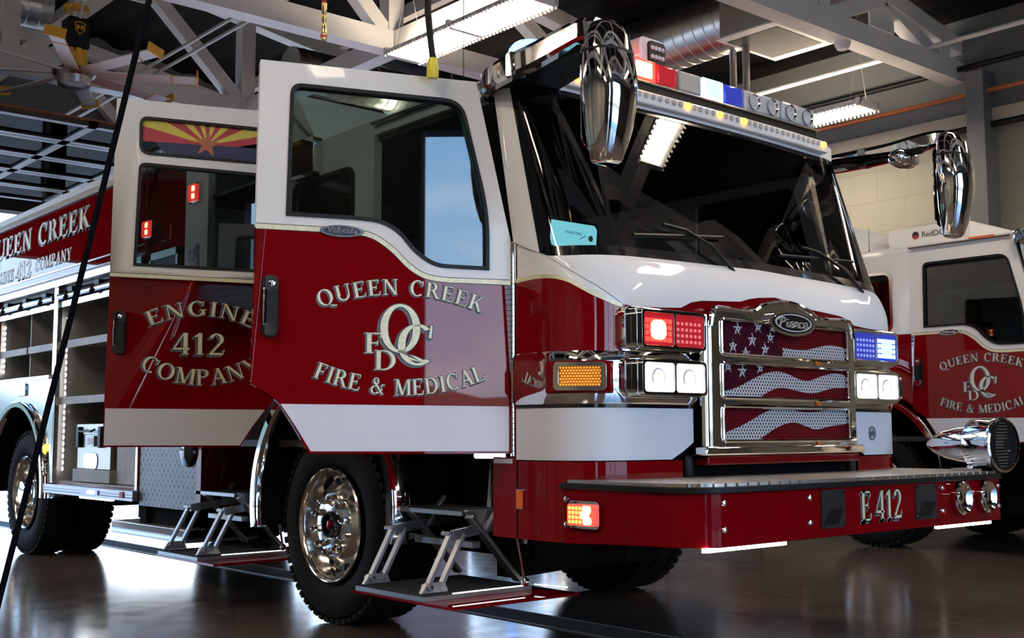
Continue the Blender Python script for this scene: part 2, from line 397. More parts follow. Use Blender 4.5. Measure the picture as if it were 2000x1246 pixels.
def arc_text(mb, txt, fn, uc, vc, cap, chord, R, smile=False, gap=.1, **k):
    """baseline on a circle through (uc, vc); smile bends upwards at the ends"""
    total = line_width(txt, gap); per = (2 * R * math.asin(chord / 2 / R)) / total; pos = -total / 2
    for ch in txt:
        w = GL[ch][0]; mid = (pos + w / 2) * per; t = mid / R
        if not smile: cx, cy, rot = uc + R * math.sin(t), vc - R * (1 - math.cos(t)), -t
        else: cx, cy, rot = uc + R * math.sin(t), vc + R * (1 - math.cos(t)), t
        cs, sn = math.cos(rot), math.sin(rot)
        def xf(x, y, cx=cx, cy=cy, cs=cs, sn=sn, w=w):
            a, b = (x - w / 2) * per, y * cap
            return (cx + a * cs - b * sn, cy + a * sn + b * cs)
        put_glyph(mb, ch, fn, xf, **k); pos += w + gap
SCRIPT = {   # joined script letters as pen paths
 'P': (.66, [[(.12, 0), (.22, .5), (.30, 1.0)], [(.02, .78), (.14, .98), (.36, 1.04), (.56, .94), (.54, .66), (.36, .52), (.24, .52)]]),
 'V': (.60, [[(.02, .88), (.12, 1.0), (.18, .8), (.22, 0), (.40, .5), (.62, 1.0)]]),
 'i': (.30, [[(.10, .60), (.07, .12), (.16, 0), (.30, .16)], [(.13, .82), (.15, .90)]]),
 'e': (.42, [[(.0, .26), (.24, .30), (.32, .46), (.22, .62), (.06, .48), (.04, .16), (.16, 0), (.42, .16)]]),
 'r': (.36, [[(.0, .16), (.10, .64), (.14, .54), (.28, .54), (.22, .10), (.28, 0), (.36, .14)]]),
 'c': (.40, [[(.32, .50), (.20, .62), (.06, .44), (.05, .14), (.18, 0), (.40, .16)]]),
 'l': (.26, [[(.02, .2), (.22, .8), (.18, 1.0), (.08, .7), (.08, .1), (.16, 0), (.26, .2)]]),
 'o': (.36, [[(.2, .5), (.06, .3), (.12, .02), (.26, .12), (.24, .44), (.18, .5), (.36, .4)]]),
 't': (.28, [[(.16, .85), (.08, .2), (.14, .02), (.28, .2)], [(.0, .58), (.26, .6)]]),
 'y': (.38, [[(.04, .5), (.08, .1), (.18, .06), (.3, .5), (.22, -.3), (.06, -.36), (.14, -.1), (.38, .2)]]),
}
def script_text(mb, txt, fn, u0, v0, h, w, pen, lift=.002, flip=1):
    tot = sum(SCRIPT[c][0] for c in txt); u = 0
    for ch in txt:
        for st in SCRIPT[ch][1]:
            pts = [(u0 + flip * ((u + p[0]) / tot * w), v0 + p[1] * h) for p in smooth_path(st, 4)]
            L, R = ribbon(pts, pen)
            for i in range(len(pts) - 1):
                q = [L[i], L[i + 1], R[i + 1], R[i]]
                a = [fn(p[0], p[1], lift) for p in q]; b = [fn(p[0], p[1], 0.) for p in q]
                mb.face(a)
                for j in range(4): mb.face([b[j - 1], b[j], a[j], a[j - 1]])
        u += SCRIPT[ch][0]
def sans(txt, fn_matrix, size, m, parent, name):
    """plain lettering from the built-in face, turned into a mesh"""
    cu = bpy.data.curves.new(name, 'FONT'); cu.body = txt; cu.size = size; cu.extrude = .0006; cu.align_x = 'CENTER'; cu.align_y = 'CENTER'
    t = bpy.data.objects.new(name, cu); COL.objects.link(t)
    dg = bpy.context.evaluated_depsgraph_get(); me = bpy.data.meshes.new_from_object(t.evaluated_get(dg))
    bpy.data.objects.remove(t); me.materials.clear(); me.materials.append(m)
    o = bpy.data.objects.new(name, me); COL.objects.link(o); o.parent = parent; o.matrix_local = fn_matrix; return o
def star(cx, cy, r, k=.4, rot=PI / 2):
    return [(cx + (r if i % 2 == 0 else r * k) * math.cos(rot + i * PI / 5), cy + (r if i % 2 == 0 else r * k) * math.sin(rot + i * PI / 5)) for i in range(10)]
# ------------------------------------------------------------------ the fire engines
W = 2.44; CYT = W / 2
def plan(xs, xf, b, n=2.6, bow=.03, N=16, K=12):
    pts = []
    for i in range(N + 1):
        t = PI / 2 * i / N
        pts.append((xs + (xf - xs) * math.sin(t) ** (2 / n), b - b * max(0., math.cos(t)) ** (2 / n)))
    for i in range(1, K + 1):
        y = b + (CYT - b) * i / K; pts.append((xf + bow * (1 - ((y - CYT) / (CYT - b)) ** 2), y))
    return pts + [(x, W - y) for x, y in pts[-2::-1]]
PA = plan(1.72, 2.04, .42); PB = plan(1.66, 1.925, .40); PC = plan(1.50, 1.67, .34)
NP = len(PA); HALF = NP // 2
# side points in front of the door hinge are added to every band
SIDE = [1.592, 1.63, 1.675]
PAF = [(x, 0.) for x in SIDE] + PA + [(x, W) for x in SIDE[::-1]]
PBF = [(x, 0.) for x in SIDE] + [(max(p[0], 1.72 if p[1] <= 1e-6 or p[1] >= W - 1e-6 else 0), p[1]) for p in PB] + [(x, W) for x in SIDE[::-1]]
NF = len(PAF)
def arc_key(pts):
    k = [0.]
    for a, b in zip(pts[:-1], pts[1:]): k.append(k[-1] + math.hypot(b[0] - a[0], b[1] - a[1]))
    return k
KEY = arc_key(PAF)
def key_of(x, y):
    best = (9, 0)
    for i in range(NF - 1):
        a = Vector(PAF[i]); b = Vector(PAF[i + 1]); d = b - a; t = max(0, min(1, (Vector((x, y)) - a).dot(d) / max(d.length_squared, 1e-9)))
        e = (a + d * t - Vector((x, y))).length
        if e < best[0]: best = (e, KEY[i] + t * d.length)
    return best[1]
def table(pts):
    """heights along the cab nose, mirrored about its middle"""
    T = sorted((key_of(x, y), z) for x, y, z in pts); mid = KEY[-1] / 2
    def f(i):
        k = KEY[i]; k = min(k, KEY[-1] - k)
        if k <= T[0][0]: return T[0][1]
        for (a, za), (b, zb) in zip(T[:-1], T[1:]):
            if a <= k <= b: return za + (zb - za) * (k - a) / max(b - a, 1e-9)
        return T[-1][1]
    return f
STRIPE = table([(1.592, 0, 1.668), (1.7, 0, 1.674), (1.80, .005, 1.672), (1.834, .011, 1.668), (1.89, .033, 1.652), (1.93, .066, 1.618), (1.969, .104, 1.586), (2.01, .184, 1.55), (2.027, .244, 1.537), (2.041, .435, 1.541), (2.049, .559, 1.548), (2.053, .64, 1.585), (2.058, .72, 1.590), (2.066, .95, 1.602), (2.069, 1.05, 1.627), (2.07, 1.22, 1.642)])
SEAM = table([(1.592, 0, 1.838), (1.70, 0, 1.828), (1.728, 0, 1.816), (1.80, .005, 1.780), (1.847, .015, 1.752), (1.90, .04, 1.70), (1.956, .088, 1.645), (2.021, .219, 1.545), (2.027, .244, 1.537), (2.041, .435, 1.541), (2.049, .559, 1.548), (2.053, .64, 1.585), (2.058, .72, 1.590), (2.066, .95, 1.602), (2.069, 1.05, 1.627), (2.07, 1.22, 1.642)])
WSB = table([(1.592, 0, 1.838), (1.70, 0, 1.828), (1.728, 0, 1.816), (1.80, .005, 1.780), (1.847, .015, 1.754), (1.93, .06, 1.752), (2.04, .4, 1.770), (2.07, 1.22, 1.785)])
def nrm(i, P=PAF):
    a = Vector(P[max(i - 1, 0)]); b = Vector(P[min(i + 1, len(P) - 1)]); d = (b - a).normalized(); return Vector((d.y, -d.x))
def S(i, z, out=0.):
    u = max(0., min(1., (z - 1.56) / .22)); t = .35 * u ** 1.5 + .65 * (1 - math.sqrt(1 - .94 * u * u)) / .755
    a, b = PAF[i], PBF[i]; n = nrm(i)
    return (a[0] + (b[0] - a[0]) * t + n.x * out, a[1] + (b[1] - a[1]) * t + n.y * out, z)
def nose_band(mb, z0, z1, i0, i1, rows=2, out=0., bulge=0.):
    f0 = z0 if callable(z0) else (lambda i: z0); f1 = z1 if callable(z1) else (lambda i: z1)
    mb.grid([[S(i, f0(i) + (f1(i) - f0(i)) * r / rows, out + bulge * math.sin(PI * r / rows) ** .5) for i in range(i0, i1 + 1)] for r in range(rows + 1)])
def idx_y(y): return min(range(NF // 2), key=lambda i: abs(PAF[i][1] - y) + (10 if PAF[i][1] <= 0 else 0))
def plane(o, u, v, n):
    o, u, v, n = Vector(o), Vector(u), Vector(v), Vector(n)
    return lambda a, b, w=0.: o + u * a + v * b + n * w
def arch_pts(cx, cz, r, a0, a1, n=18): return [(cx + r * math.cos(math.radians(a0 + (a1 - a0) * i / n)), cz + r * math.sin(math.radians(a0 + (a1 - a0) * i / n))) for i in range(n + 1)]
def wheel(parent, x, y, side, w, deep):
    """side -1 faces the y- side, +1 the y+ side"""
    ax = (0, side, 0); hz = .52; o = (x, y, hz)
    t = MB(); R = .52
    t.lathe([(.30, -w + .02), (.40, -w), (.485, -w + .02), (R - .012, -w + .06), (R - .008, -w / 2), (R - .012, -.06), (.485, -.02), (.45, -.004), (.40, 0), (.34, -.008), (.312, -.03), (.29, -.05)], o, ax, 56)
    for k in range(56):
        a = 2 * PI * k / 56
        for d0, d1, tw in ((-.105, -.02, .0), (-w + .02, -w + .105, .5), (-w / 2 - .045, -w / 2 + .045, .25)):
            aa = a + tw * 2 * PI / 56; c = Vector((x + math.cos(aa) * (R - .012), y + side * (d0 + d1) / 2, hz + math.sin(aa) * (R - .012)))
            t.obox(c, ((math.cos(aa), 0, math.sin(aa)), (0, 1, 0), (-math.sin(aa), 0, math.cos(aa))), (.012, abs(d1 - d0) / 2, .018))
    tyre = t.build('tyre', RUBBER, parent)
    r = MB()
    if deep: r.lathe([(.30, -.03), (.306, 0), (.298, .006), (.285, -.004), (.272, -.03), (.262, -.10), (.25, -.15), (.235, -.165), (.16, -.17), (.14, -.165), (.135, -.08), (.12, -.065), (.10, -.05), (.05, -.035), (.0, -.03)], o, ax, 48)
    else: r.lathe([(.30, -.03), (.306, 0), (.300, .008), (.287, .0), (.277, -.02), (.268, -.07), (.252, -.095), (.236, -.098), (.212, -.07), (.19, -.045), (.178, -.038), (.17, -.03), (.11, -.028), (.098, -.022), (.088, -.02), (.0, -.02)], o, ax, 48)
    rim = r.build('rim', POLISH, tyre)
    nd = -.17 if deep else -.03; nr = .185 if deep else .142
    for k in range(10):
        a = 2 * PI * k / 10 + .2; c = Vector((x + nr * math.cos(a), y, hz + nr * math.sin(a)))
        q = MB(); q.lathe([(.019, nd), (.019, nd + .03), (.014, nd + .05), (.006, nd + .06), (0, nd + .061)], c, ax, 8); q.build('lug_nut', CHROME, tyre)
    for k in range(10):
        q = MB(); a = 2 * PI * k / 10 + .5; hr = .226
        c = Vector((x + hr * math.cos(a), y + side * (-.163 if deep else -.077), hz + hr * math.sin(a)))
        q.sphere(c, .024, 10, 6, (1, .35, 1)); q.build('hand_hole', BLACK, tyre)
    q = MB()
    if not deep:
        q.lathe([(.072, -.03), (.072, .0), (.066, .010), (.058, .010), (.052, -.01), (0, -.012)], o, ax, 24); q.m = 1
        q.lathe([(.024, -.012), (.024, .004), (.016, .008), (0, .008)], o, ax, 16)
        q.build('hub_cap', [BLACKGLOSS, RED], tyre)
    else:
        q.lathe([(.12, -.05), (.115, .0), (.09, .03), (.05, .04), (0, .042)], o, ax, 24); q.build('hub_cap', CHROME, tyre)
FWIN = fillet([(.984, 2.462), (.235, 2.458), (.112, 1.966), (.112, 1.71), (.36, 1.712), (.455, 1.775), (.52, 1.855), (.60, 1.893), (.70, 1.898), (.995, 1.898)], [.05, .08, .12, .0, .10, .12, .12, .1, .05, .0])
FSTRIPE = smooth_path([(1.115, 1.849), (.95, 1.849), (.80, 1.849), (.70, 1.846), (.62, 1.829), (.54, 1.777), (.47, 1.712), (.40, 1.673), (.31, 1.660), (.2, 1.66), (.012, 1.66)], 4)
RWU = fillet([(.786, 2.792), (.06, 2.770), (.06, 2.552), (.784, 2.572)], [.05, .05, .05, .06]); RWL = fillet([(.783, 2.526), (.06, 2.50), (.06, 1.925), (.799, 1.938)], [.04, .04, .0, .0])
def door_fn(hx, ang):
    a = math.radians(ang); d = (-math.cos(a), -math.sin(a), 0); n = (math.sin(a), -math.cos(a), 0)
    return plane((hx, 0, 0), d, (0, 0, 1), n)        # ang = how far the door stands open
def window(door, fn, poly, name='window'):
    q = MB(); ins = offset(poly, .016 if sum(poly[i - 1][0] * poly[i][1] - poly[i][0] * poly[i - 1][1] for i in range(len(poly))) < 0 else -.016)
    q.prism(poly, fn, -.045, .007, [ins]); q.build('window_seal', BLACK, door)
    q = MB(); q.prism(ins, fn, -.022, -.016); q.build(name, TINT, door)
def handle(door, fn, u, z0, z1):
    q = MB(); q.prism(rrect(u - .033, u + .033, z0 - .005, z1 + .005, .025), fn, 0, .014); q.m = 1
    q.prism(rrect(u - .026, u + .022, z1 - .062, z1, .012), fn, .014, .034); q.prism(rrect(u - .024, u + .022, z0, z0 + .055, .012), fn, .014, .03)
    q.tube([fn(u + .026, z1 - .05, .03), fn(u + .028, (z0 + z1) / 2, .04), fn(u + .026, z0 + .04, .03)], .005, 6); q.m = 0
    q.prism(rrect(u - .022, u + .018, z0 + .05, z1 - .06, .008), fn, .014, .046); q.m = 1
    q.lathe([(.013, .034), (.013, .04), (.006, .042), (0, .042)], fn(u - .003, z1 - .03, 0), fn(0, 0, 1) - fn(0, 0, 0), 14)
    q.build('door_handle', [BLACK, CHROME], door, bevel=.003)
def monogram(mb, fn, sx, su):
    """Q and C interlaced with F and D at their foot; sx maps s to u"""
    def at(ch, u0, u1, z0, z1, asc=1.):
        w = GL[ch][0]; put_glyph(mb, ch, fn, lambda x, y: (u0 + (u1 - u0) * x / w, z0 + (z1 - z0) * y), g=.02, shadow=(-.05, -.04))
    at('Q', -.602, -.412, 1.345, 1.545); at('C', -.524, -.356, 1.292, 1.462); at('F', -.660, -.580, 1.338, 1.424); at('D', -.618, -.520, 1.268, 1.352)
def crew_door(root, hx, ang, front, leaf, cfg):
    fn = door_fn(hx, ang); fu = lambda u, z, w=0.: fn(-u, z, w)
    q = MB()
    if front:
        white = [(1.108, 2.548), (.171, 2.547), (.012, 1.847)] + FSTRIPE[::-1]
        red = FSTRIPE + [(.012, .915), (.882, .922), (.945, 1.029), (1.009, 1.128), (1.06, 1.168), (1.122, 1.205)]
        q.prism(white, fn, -.05, 0, [FWIN]); q.m = 1; q.prism(red, fn, -.05, 0)
        band = [(1.003, 1.124), (.022, 1.119), (.022, .926), (.878, .932), (.94, 1.032)]
    else:
        white = [(.912, 2.886), (.012, 2.870), (.012, 1.872), (.92, 1.888)]
        red = [(.92, 1.888), (.012, 1.872), (.012, 1.197), (.057, 1.142), (.13, 1.04), (.197, .932), (.93, .935)]
        q.prism(white, fn, -.05, 0, [RWU, RWL]); q.m = 1; q.prism(red, fn, -.05, 0)
        band = [(.922, 1.146), (.064, 1.141), (.135, 1.042), (.2, .941), (.923, .944)]
    d = q.build('front_crew_door' if front else 'rear_crew_door', [WHITE, RED], root, label='open front crew door' if front and ang > 5 else ('open rear crew door' if ang > 5 else None), angle=.4)
    q = MB(); q.prism(band, fn, 0, .0015); q.build('reflective_band', REFLECT, d)
    q = MB(); L, R_ = ribbon(FSTRIPE if front else [(.92, 1.885), (.012, 1.869)], .020)
    for i in range(len(L) - 1): q.face([fn(*L[i], .0012), fn(*L[i + 1], .0012), fn(*R_[i + 1], .0012), fn(*R_[i], .0012)])
    q.m = 1; L2, R2 = ribbon(FSTRIPE if front else [(.92, 1.885), (.012, 1.869)], .026)
    for i in range(len(L) - 1): q.face([fn(*L2[i], .0006), fn(*L2[i + 1], .0006), fn(*R2[i + 1], .0006), fn(*R2[i], .0006)])
    q.build('pinstripe', [GOLD, INK], d)
    if front:
        window(d, fn, FWIN); handle(d, fn, 1.054, 1.40, 1.642)
        q = MB(); el = lambda a, b: [(-.761 + a * math.cos(2 * PI * i / 28), 1.846 + b * math.sin(2 * PI * i / 28)) for i in range(28)]
        q.prism(el(.094, .025), fu, 0, .008); q.m = 1; q.prism(el(.078, .019), fu, .008, .010); q.m = 2
        script_text(q, 'Velocity', lambda a, b, w: fu(a, b, .010 + w), -.826, 1.838, .023, .128, .0034); q.build('badge', [POLISH, mat('badge_blue', (.02, .02, .05), .3) if 'badge_blue' not in bpy.data.materials else bpy.data.materials['badge_blue'], REFLECT], d)
        q = MB()
        arc_text(q, 'QUEEN CREEK', fu, -.5, 1.588, .066, .70, .96); arc_text(q, 'FIRE & MEDICAL', fu, -.5, 1.163, .068, .745, 1.0, True); monogram(q, fu, 0, 0)
    else:
        window(d, fn, RWU, 'upper_window'); window(d, fn, RWL, 'lower_window'); handle(d, fn, .861, 1.447, 1.678)
        q = MB()
        arc_text(q, 'ENGINE', fu, -.42, 1.668, .082, .56, .62); straight_text(q, '412', fu, -.578, 1.447, .122, .292, .10); arc_text(q, 'COMPANY', fu, -.42, 1.278, .088, .66, .62, True)
    q.build('door_lettering', [SLATE, INK, leaf], d, merge=False)
    q = MB()
    z0, z1 = (.905, 1.845) if front else (1.2, 2.85)
    for k in range(40):
        a = z0 + (z1 - z0) * k / 40; q.lathe([(.0001, 0), (.011, .0005), (.011, (z1 - z0) / 40 - .002), (.0001, (z1 - z0) / 40 - .0015)], fn(.0, a, -.006), (0, 0, 1), 8)
    q.build('piano_hinge', POLISH, d)
    if not front and cfg['flag']:
        q = MB(); x0, x1, zb, zt = .075, .770, 2.652, 2.782; cx = .415; ang_ = [PI * k / 13 for k in range(14)]
        def edge(t):
            c, s_ = math.cos(t), math.sin(t); k = 9
            if c > 1e-6: k = min(k, (x1 - cx) / c)
            if c < -1e-6: k = min(k, (x0 - cx) / c)
            if s_ > 1e-6: k = min(k, (zt - zb) / s_)
            return (cx + c * k, zb + s_ * k)
        for k in range(13):
            q.m = k % 2; a, b = edge(ang_[k]), edge(ang_[k + 1]); pts = [(cx, zb), a]
            for cxx in (x1, x0):
                t = math.atan2(zt - zb, cxx - cx)
                if ang_[k] < t < ang_[k + 1]: pts.append((cxx, zt))
            pts.append(b); q.face([fn(*p, -.014) for p in pts])
        q.m = 2; q.face([fn(*p, -.014) for p in ((x0, zb), (x0, 2.57), (.60, 2.578), (.66, 2.60), (.70, zb))]); q.m = 3
        q.prism(star(cx, 2.655, .078, .4, PI / 2 + .12), fn, -.0135, -.011); q.build('flag_decal', [FLAGRED, FLAGYEL, FLAGBLUE, FLAGCOP], d)
    return d
def folding_step(root, dx):
    fr = MB()
    for xa in (.77, 1.22):
        for k in (0, .10):
            fr.bar((xa + dx, -.21 + k * .75, .315), (xa + dx + .02, -.09 + k * .75, .555), .018, .030, (1, 0, 0))
        fr.bar((xa + dx + .02, -.08, .55), (xa + dx + .02, .30, .60), .022, .045); fr.bar((xa + dx + .03, .01, .63), (xa + dx + .03, .30, .325), .018, .055, (1, 0, 0))
        fr.bar((xa + dx + .03, .10, .56), (xa + dx + .05, .20, .70), .016, .03, (1, 0, 0))
        fr.prism([(-.24, .305), (-.09, .305), (-.11, .35), (-.21, .35)], plane((xa + dx, 0, 0), (0, 1, 0), (0, 0, 1), (1, 0, 0)), -.012, .012)
        fr.prism([(-.0, .655), (.22, .655), (.16, .585), (.06, .585)], plane((xa + dx, 0, 0), (0, 1, 0), (0, 0, 1), (1, 0, 0)), -.005, .005)
        for y, z in ((-.09, .555), (-.01, .565), (-.20, .33)): fr.lathe([(.014, -.03), (.014, .03)], (xa + dx, y, z), (1, 0, 0), 10)
    fr.bar((.80 + dx, .06, .50), (1.24 + dx, .06, .50), .05, .03)
    st = fr.build('folding_step', ALU, root, bevel=.002)
    for z, x0, x1, y0, y1 in ((.652, .68, 1.21, .0, .28), (.300, .74, 1.28, -.26, .36)):
        q = MB(); q.box(x0 + dx, x1 + dx, y0, y1, z - .022, z - .002); q.m = 1; q.box(x0 + .012 + dx, x1 - .012 + dx, y0 + .012, y1 - .01, z - .002, z + .002); q.m = 2
        if z < .4: q.box(x0 - .01 + dx, x1 + .22 + dx, y0 - .01 + .0, y1 + .1, z - .034, z - .023)
        q.build('step_tread', [ALU, GRIT, RED], st)
    for p0, p1 in (((1.30, .30, .305), (1.30, -.12, .305)), ((1.30, .36, .305), (1.48, .40, .305))):
        q = MB(); q.bar((p0[0] + dx, p0[1], p0[2]), (p1[0] + dx, p1[1], p1[2]), .005, .005); q.build('step_light', L_STEP, st)
    q = MB()
    for x in (1.02, 1.30): q.tube([(x + dx, .34, .92), (x + dx + .03, .30, .74), (x + dx + .05, .26, .5)], .014, 8); q.sphere((x + dx, .34, .93), .022)
    q.tube([(1.34 + dx, .2, .62), (1.36 + dx, .25, .33)], .008, 6); q.sphere((1.36 + dx, .25, .33), .02)
    q.build('gas_strut', POLISH, st)
def mirror(root, m):
    """m mirrors across the cab; the arm sweeps forward from the roof edge"""
    Y = (lambda y: y) if m < 0 else (lambda y: W - y)
    q = MB()
    path = smooth_path([(1.385, .04, 2.555), (1.44, -.05, 2.570), (1.62, -.10, 2.578), (1.86, -.12, 2.585), (2.05, -.125, 2.605), (2.16, -.125, 2.612), (2.235, -.115, 2.600)], 5)
    rows = []
    for i, p in enumerate(path):
        t = i / (len(path) - 1); h = .044 + .010 * math.sin(PI * min(1, t * 1.2)); w = .03
        rows.append([(p[0] + 0, Y(p[1] + a * w), p[2] + b * h) for a, b in ((-1, -.7), (-1, .6), (-.6, 1), (.6, 1), (1, .6), (1, -.7), (.6, -1), (-.6, -1))])
    q.grid(rows, True); q.face(rows[0]); q.face(rows[-1])
    q.prism(rrect(1.70, 1.75, 2.528, 2.630, .012), plane((0, Y(-.112), 0), (1, 0, 0), (0, 0, 1), (0, -1, 0)), -.036, .036)
    arm = q.build('mirror_arm', CHROME, root, angle=.5)
    q = MB(); q.prism([(1.40, .16), (1.42, -.04), (1.60, -.085), (1.86, -.105), (2.10, -.105), (2.14, .02), (2.02, .10), (1.80, .16), (1.6, .22)], lambda a, b, w: (a, Y(b if m < 0 or b < -.07 else min(b, -.03 + max(0, (1.75 - a)) * .5)), w), 2.540 if m > 0 else 2.545, 2.565 if m > 0 else 2.575); q.build('arm_underside', BLACK, arm, bevel=.006)
    q = MB(); C = (2.262, -.102); rows = []
    prof = [(2.050, .042, .032), (2.052, .058, .044), (2.062, .068, .055), (2.12, .086, .072), (2.20, .104, .090), (2.31, .117, .104), (2.40, .119, .102), (2.49, .112, .088), (2.51, .109, .085), (2.56, .100, .076), (2.60, .080, .062), (2.625, .048, .038), (2.632, .01, .008)]
    for z, ry, rx in prof:
        row = []
        for j in range(28):
            t = 2 * PI * j / 28; c, s_ = math.cos(t), math.sin(t); x = math.copysign(abs(c) ** .8, c) * rx * (1.15 if c > 0 else .45); y = math.copysign(abs(s_) ** .8, s_) * ry
            row.append((C[0] - .02 + x + (.012 * math.sin((z - 2.05) * 5)), Y(C[1] + y), z))
        rows.append(row)
    q.grid(rows, True); q.face(rows[0])
    hd = q.build('mirror_head', CHROME, root, angle=1.2)
    q = MB(); q.grid([[(r[0] + .0015 * (1 if r[0] > C[0] else -1), C[1] + (r[1] - C[1]) * 1.012 if m < 0 else (W - C[1]) + (r[1] - (W - C[1])) * 1.012, r[2] + dz) for r in rows[7]] for dz in (-.005, .005)], True); q.build('seam_ring', BLACK, hd)
    q = MB(); q.prism(rrect(-.085, .085, -.22, .22, .06), plane((2.205, Y(-.102), 2.33), (0, 1, 0), (0, 0, 1), (-1, 0, 0)), 0, .006); q.build('mirror_glass', CHROME, hd)
    if m > 0:
        q = MB(); q.sphere((1.98, W + .10, 2.53), .10, 16, 10, (.7, 1.25, .55)); q.build('look_down_mirror', CHROME, arm)
        q = MB(); q.tube([(1.98, W + .19, 2.57), (1.98, W + .18, 2.52)], .035, 8); q.build('mirror_bracket', BLACK, arm)
def lamp_block(q, fn, x0, x1, z0, z1, d=.02): q.prism(rrect(x0, x1, z0, z1, .012), fn, 0, d)
def warning_light(root, fn, u, v, hw, hh, lit, hot, name='warning_light', label=None):
    q = MB(); q.prism(rrect(u - hw - .012, u + hw + .012, v - hh - .012, v + hh + .012, .02), fn, 0, .016); b = q.build(name, CHROME, root, label, bevel=.004)
    q = MB(); q.prism(rrect(u - hw, u + hw, v - hh, v + hh, .014), fn, .016, .034); q.m = 1
    if hot:
        for i in (-1, 1): q.prism(rrect(u + hw * .35 - hw * .3, u + hw * .35 + hw * .3, v + i * hh * .45 - hh * .3, v + i * hh * .45 + hh * .3, .006), fn, .034, .037)
    q.build('lamp_lens', [lit, hot or lit], b, bevel=.004)
    return b
def fire_engine(label, loc, cfg):
    root = thing('fire_engine', label, 'fire engine', loc)
    XZ = plane((0, 0, 0), (1, 0, 0), (0, 0, 1), (0, -1, 0)); XZL = plane((0, W, 0), (1, 0, 0), (0, 0, 1), (0, 1, 0)); YZ = lambda x: plane((x, 0, 0), (0, 1, 0), (0, 0, 1), (1, 0, 0))
    leaf = cfg['leaf']
    # ---- chassis and dark underside
    q = MB(); q.box(-7.2, 1.9, .78, 1.02, .55, .86); q.box(-7.2, 1.9, 1.42, 1.66, .55, .86); q.box(-.9, 1.5, .55, 1.9, .62, .92); q.box(.85, 1.75, .40, W - .40, .52, .62)
    q.box(-.12, .12, .35, W - .35, .40, .60); q.box(-4.98, -4.74, .35, W - .35, .38, .62); q.tube([(-4.8, CYT, .52), (-1.2, CYT, .72)], .07, 10)
    q.box(.72, 1.43, .36, W - .36, .42, .93); q.box(-1.48, -.72, .42, W - .42, .62, .93)
    q.prism([(1.1, .55), (1.95, .55), (1.95, .46), (1.55, .40), (1.2, .33), (1.1, .33)], plane((0, .3, 0), (1, 0, 0), (0, 0, 1), (0, -1, 0)), -.12, 0)
    q.build('chassis', DARK, root)
    # ---- wheels
    for x, y, side, w, deep in ((0, .05, -1, .38, False), (0, W - .05, 1, .38, False), (-4.86, .04, -1, .28, True), (-4.86, .36, -1, .28, True), (-4.86, W - .04, 1, .28, True), (-4.86, W - .36, 1, .28, True)):
        wheel(root, x, y, side, w, deep)
    # ---- cab skin
    q = MB()
    iA = idx_y(.60); iB = NF - 1 - iA; jA = idx_y(.52); jB = NF - 1 - jA
    nose_band(q, 1.335, STRIPE, 0, NF - 1, 2); nose_band(q, .555, .885, 0, jA, 1); nose_band(q, .70, .885, jB, NF - 1, 1)
    q.prism([(1.433, .555), (1.60, .555), (1.60, 1.335), (1.573, 1.335), (1.573, .90), (1.433, .90)], XZ, -.03, 0)
    q.prism([(1.433, .60), (1.60, .60), (1.60, 1.335), (1.433, 1.335)], XZL, -.03, 0)
    q.prism([(-.5, 1.88), (.468, 1.855), (.468, 1.213)] + arch_pts(0, .64, .74, 50.5, 132.5) + [(-.5, 1.19)], XZ, -.05, -.002)
    q.m = 1
    nose_band(q, STRIPE, SEAM, 0, NF - 1, 3)
    bwin = fillet([(-.33, 2.40), (.27, 2.40), (.27, 1.90), (-.33, 1.90)], .07)
    q.prism([(-.5, 2.88), (-.36, 2.88), (-.14, 2.60), (.468, 2.58), (.468, 1.855), (-.5, 1.88)], XZ, -.05, -.002, [bwin])
    q.prism([(-1.76, 2.88), (-1.432, 2.88), (-1.432, .95), (-1.76, .95)], XZ, -.05, -.002)
    q.prism([(1.573, 1.66), (1.6, 1.66), (1.6, 1.84), (1.573, 1.842)], XZ, -.03, 0)
    # far side of the cab, one wall with two window openings
    lw = [(p[0] * -1 + 1.573, p[1]) for p in FWIN]
    q.prism([(-1.76, 2.88), (-.36, 2.88), (-.14, 2.60), (1.40, 2.56), (1.573, 1.85), (1.573, 1.12), (-1.76, 1.12)], XZL, -.05, 0, [lw, [(p[0] * -1 - .5, p[1]) for p in RWL]])
    q.prism([(1.573, 1.33), (1.6, 1.33), (1.6, 1.84), (1.573, 1.842)], XZL, -.03, 0)
    q.box(-1.76, -1.70, .03, W - .03, .95, 2.88)
    cab = q.build('cab_shell', [RED, WHITE], root, angle=.5)
    q = MB(); q.prism([(x, y) for x, y in [(-.36, .012)] + PC + [(-.36, W - .012)]], lambda a, b, w: (a, b, w), 2.545, 2.625)
    q.prism([(-.10, 2.60), (-.36, 2.95), (-1.76, 2.95), (-1.76, 2.86), (-.40, 2.86), (-.3, 2.6)], plane((0, .012, 0), (1, 0, 0), (0, 0, 1), (0, 1, 0)), 0, W - .024)
    q.build('cab_roof', WHITE, root, bevel=.02)
    # the hood panel stands just proud of the shell
    q = MB(); nose_band(q, SEAM, WSB, 5, NF - 6, 16, .004); q.build('hood', WHITE, root, angle=1.)
    for a, b in ((0, idx_y(.225)), (NF - 1 - idx_y(.225), NF - 1)):
        q = MB(); nose_band(q, lambda i: STRIPE(i) - .012, lambda i: STRIPE(i) + .006, a, b, 1, .002); q.build('pinstripe', GOLD, cab)
    low = lambda i: .89 + max(0, (min(PAF[i][1], W - PAF[i][1]) - .50)) * .6
    q = MB(); nose_band(q, low, 1.108, 0, iA, 1, .002); q.build('reflective_band', REFLECT, cab)
    q = MB(); nose_band(q, low, 1.108, iB, NF - 1, 1, .002); q.build('reflective_band', REFLECT, cab)
    q = MB(); q.prism([(1.44, .873), (1.565, .873), (1.565, .893), (1.44, .893)], XZ, 0, .002); q.build('reflective_strip', REFLECT, cab)
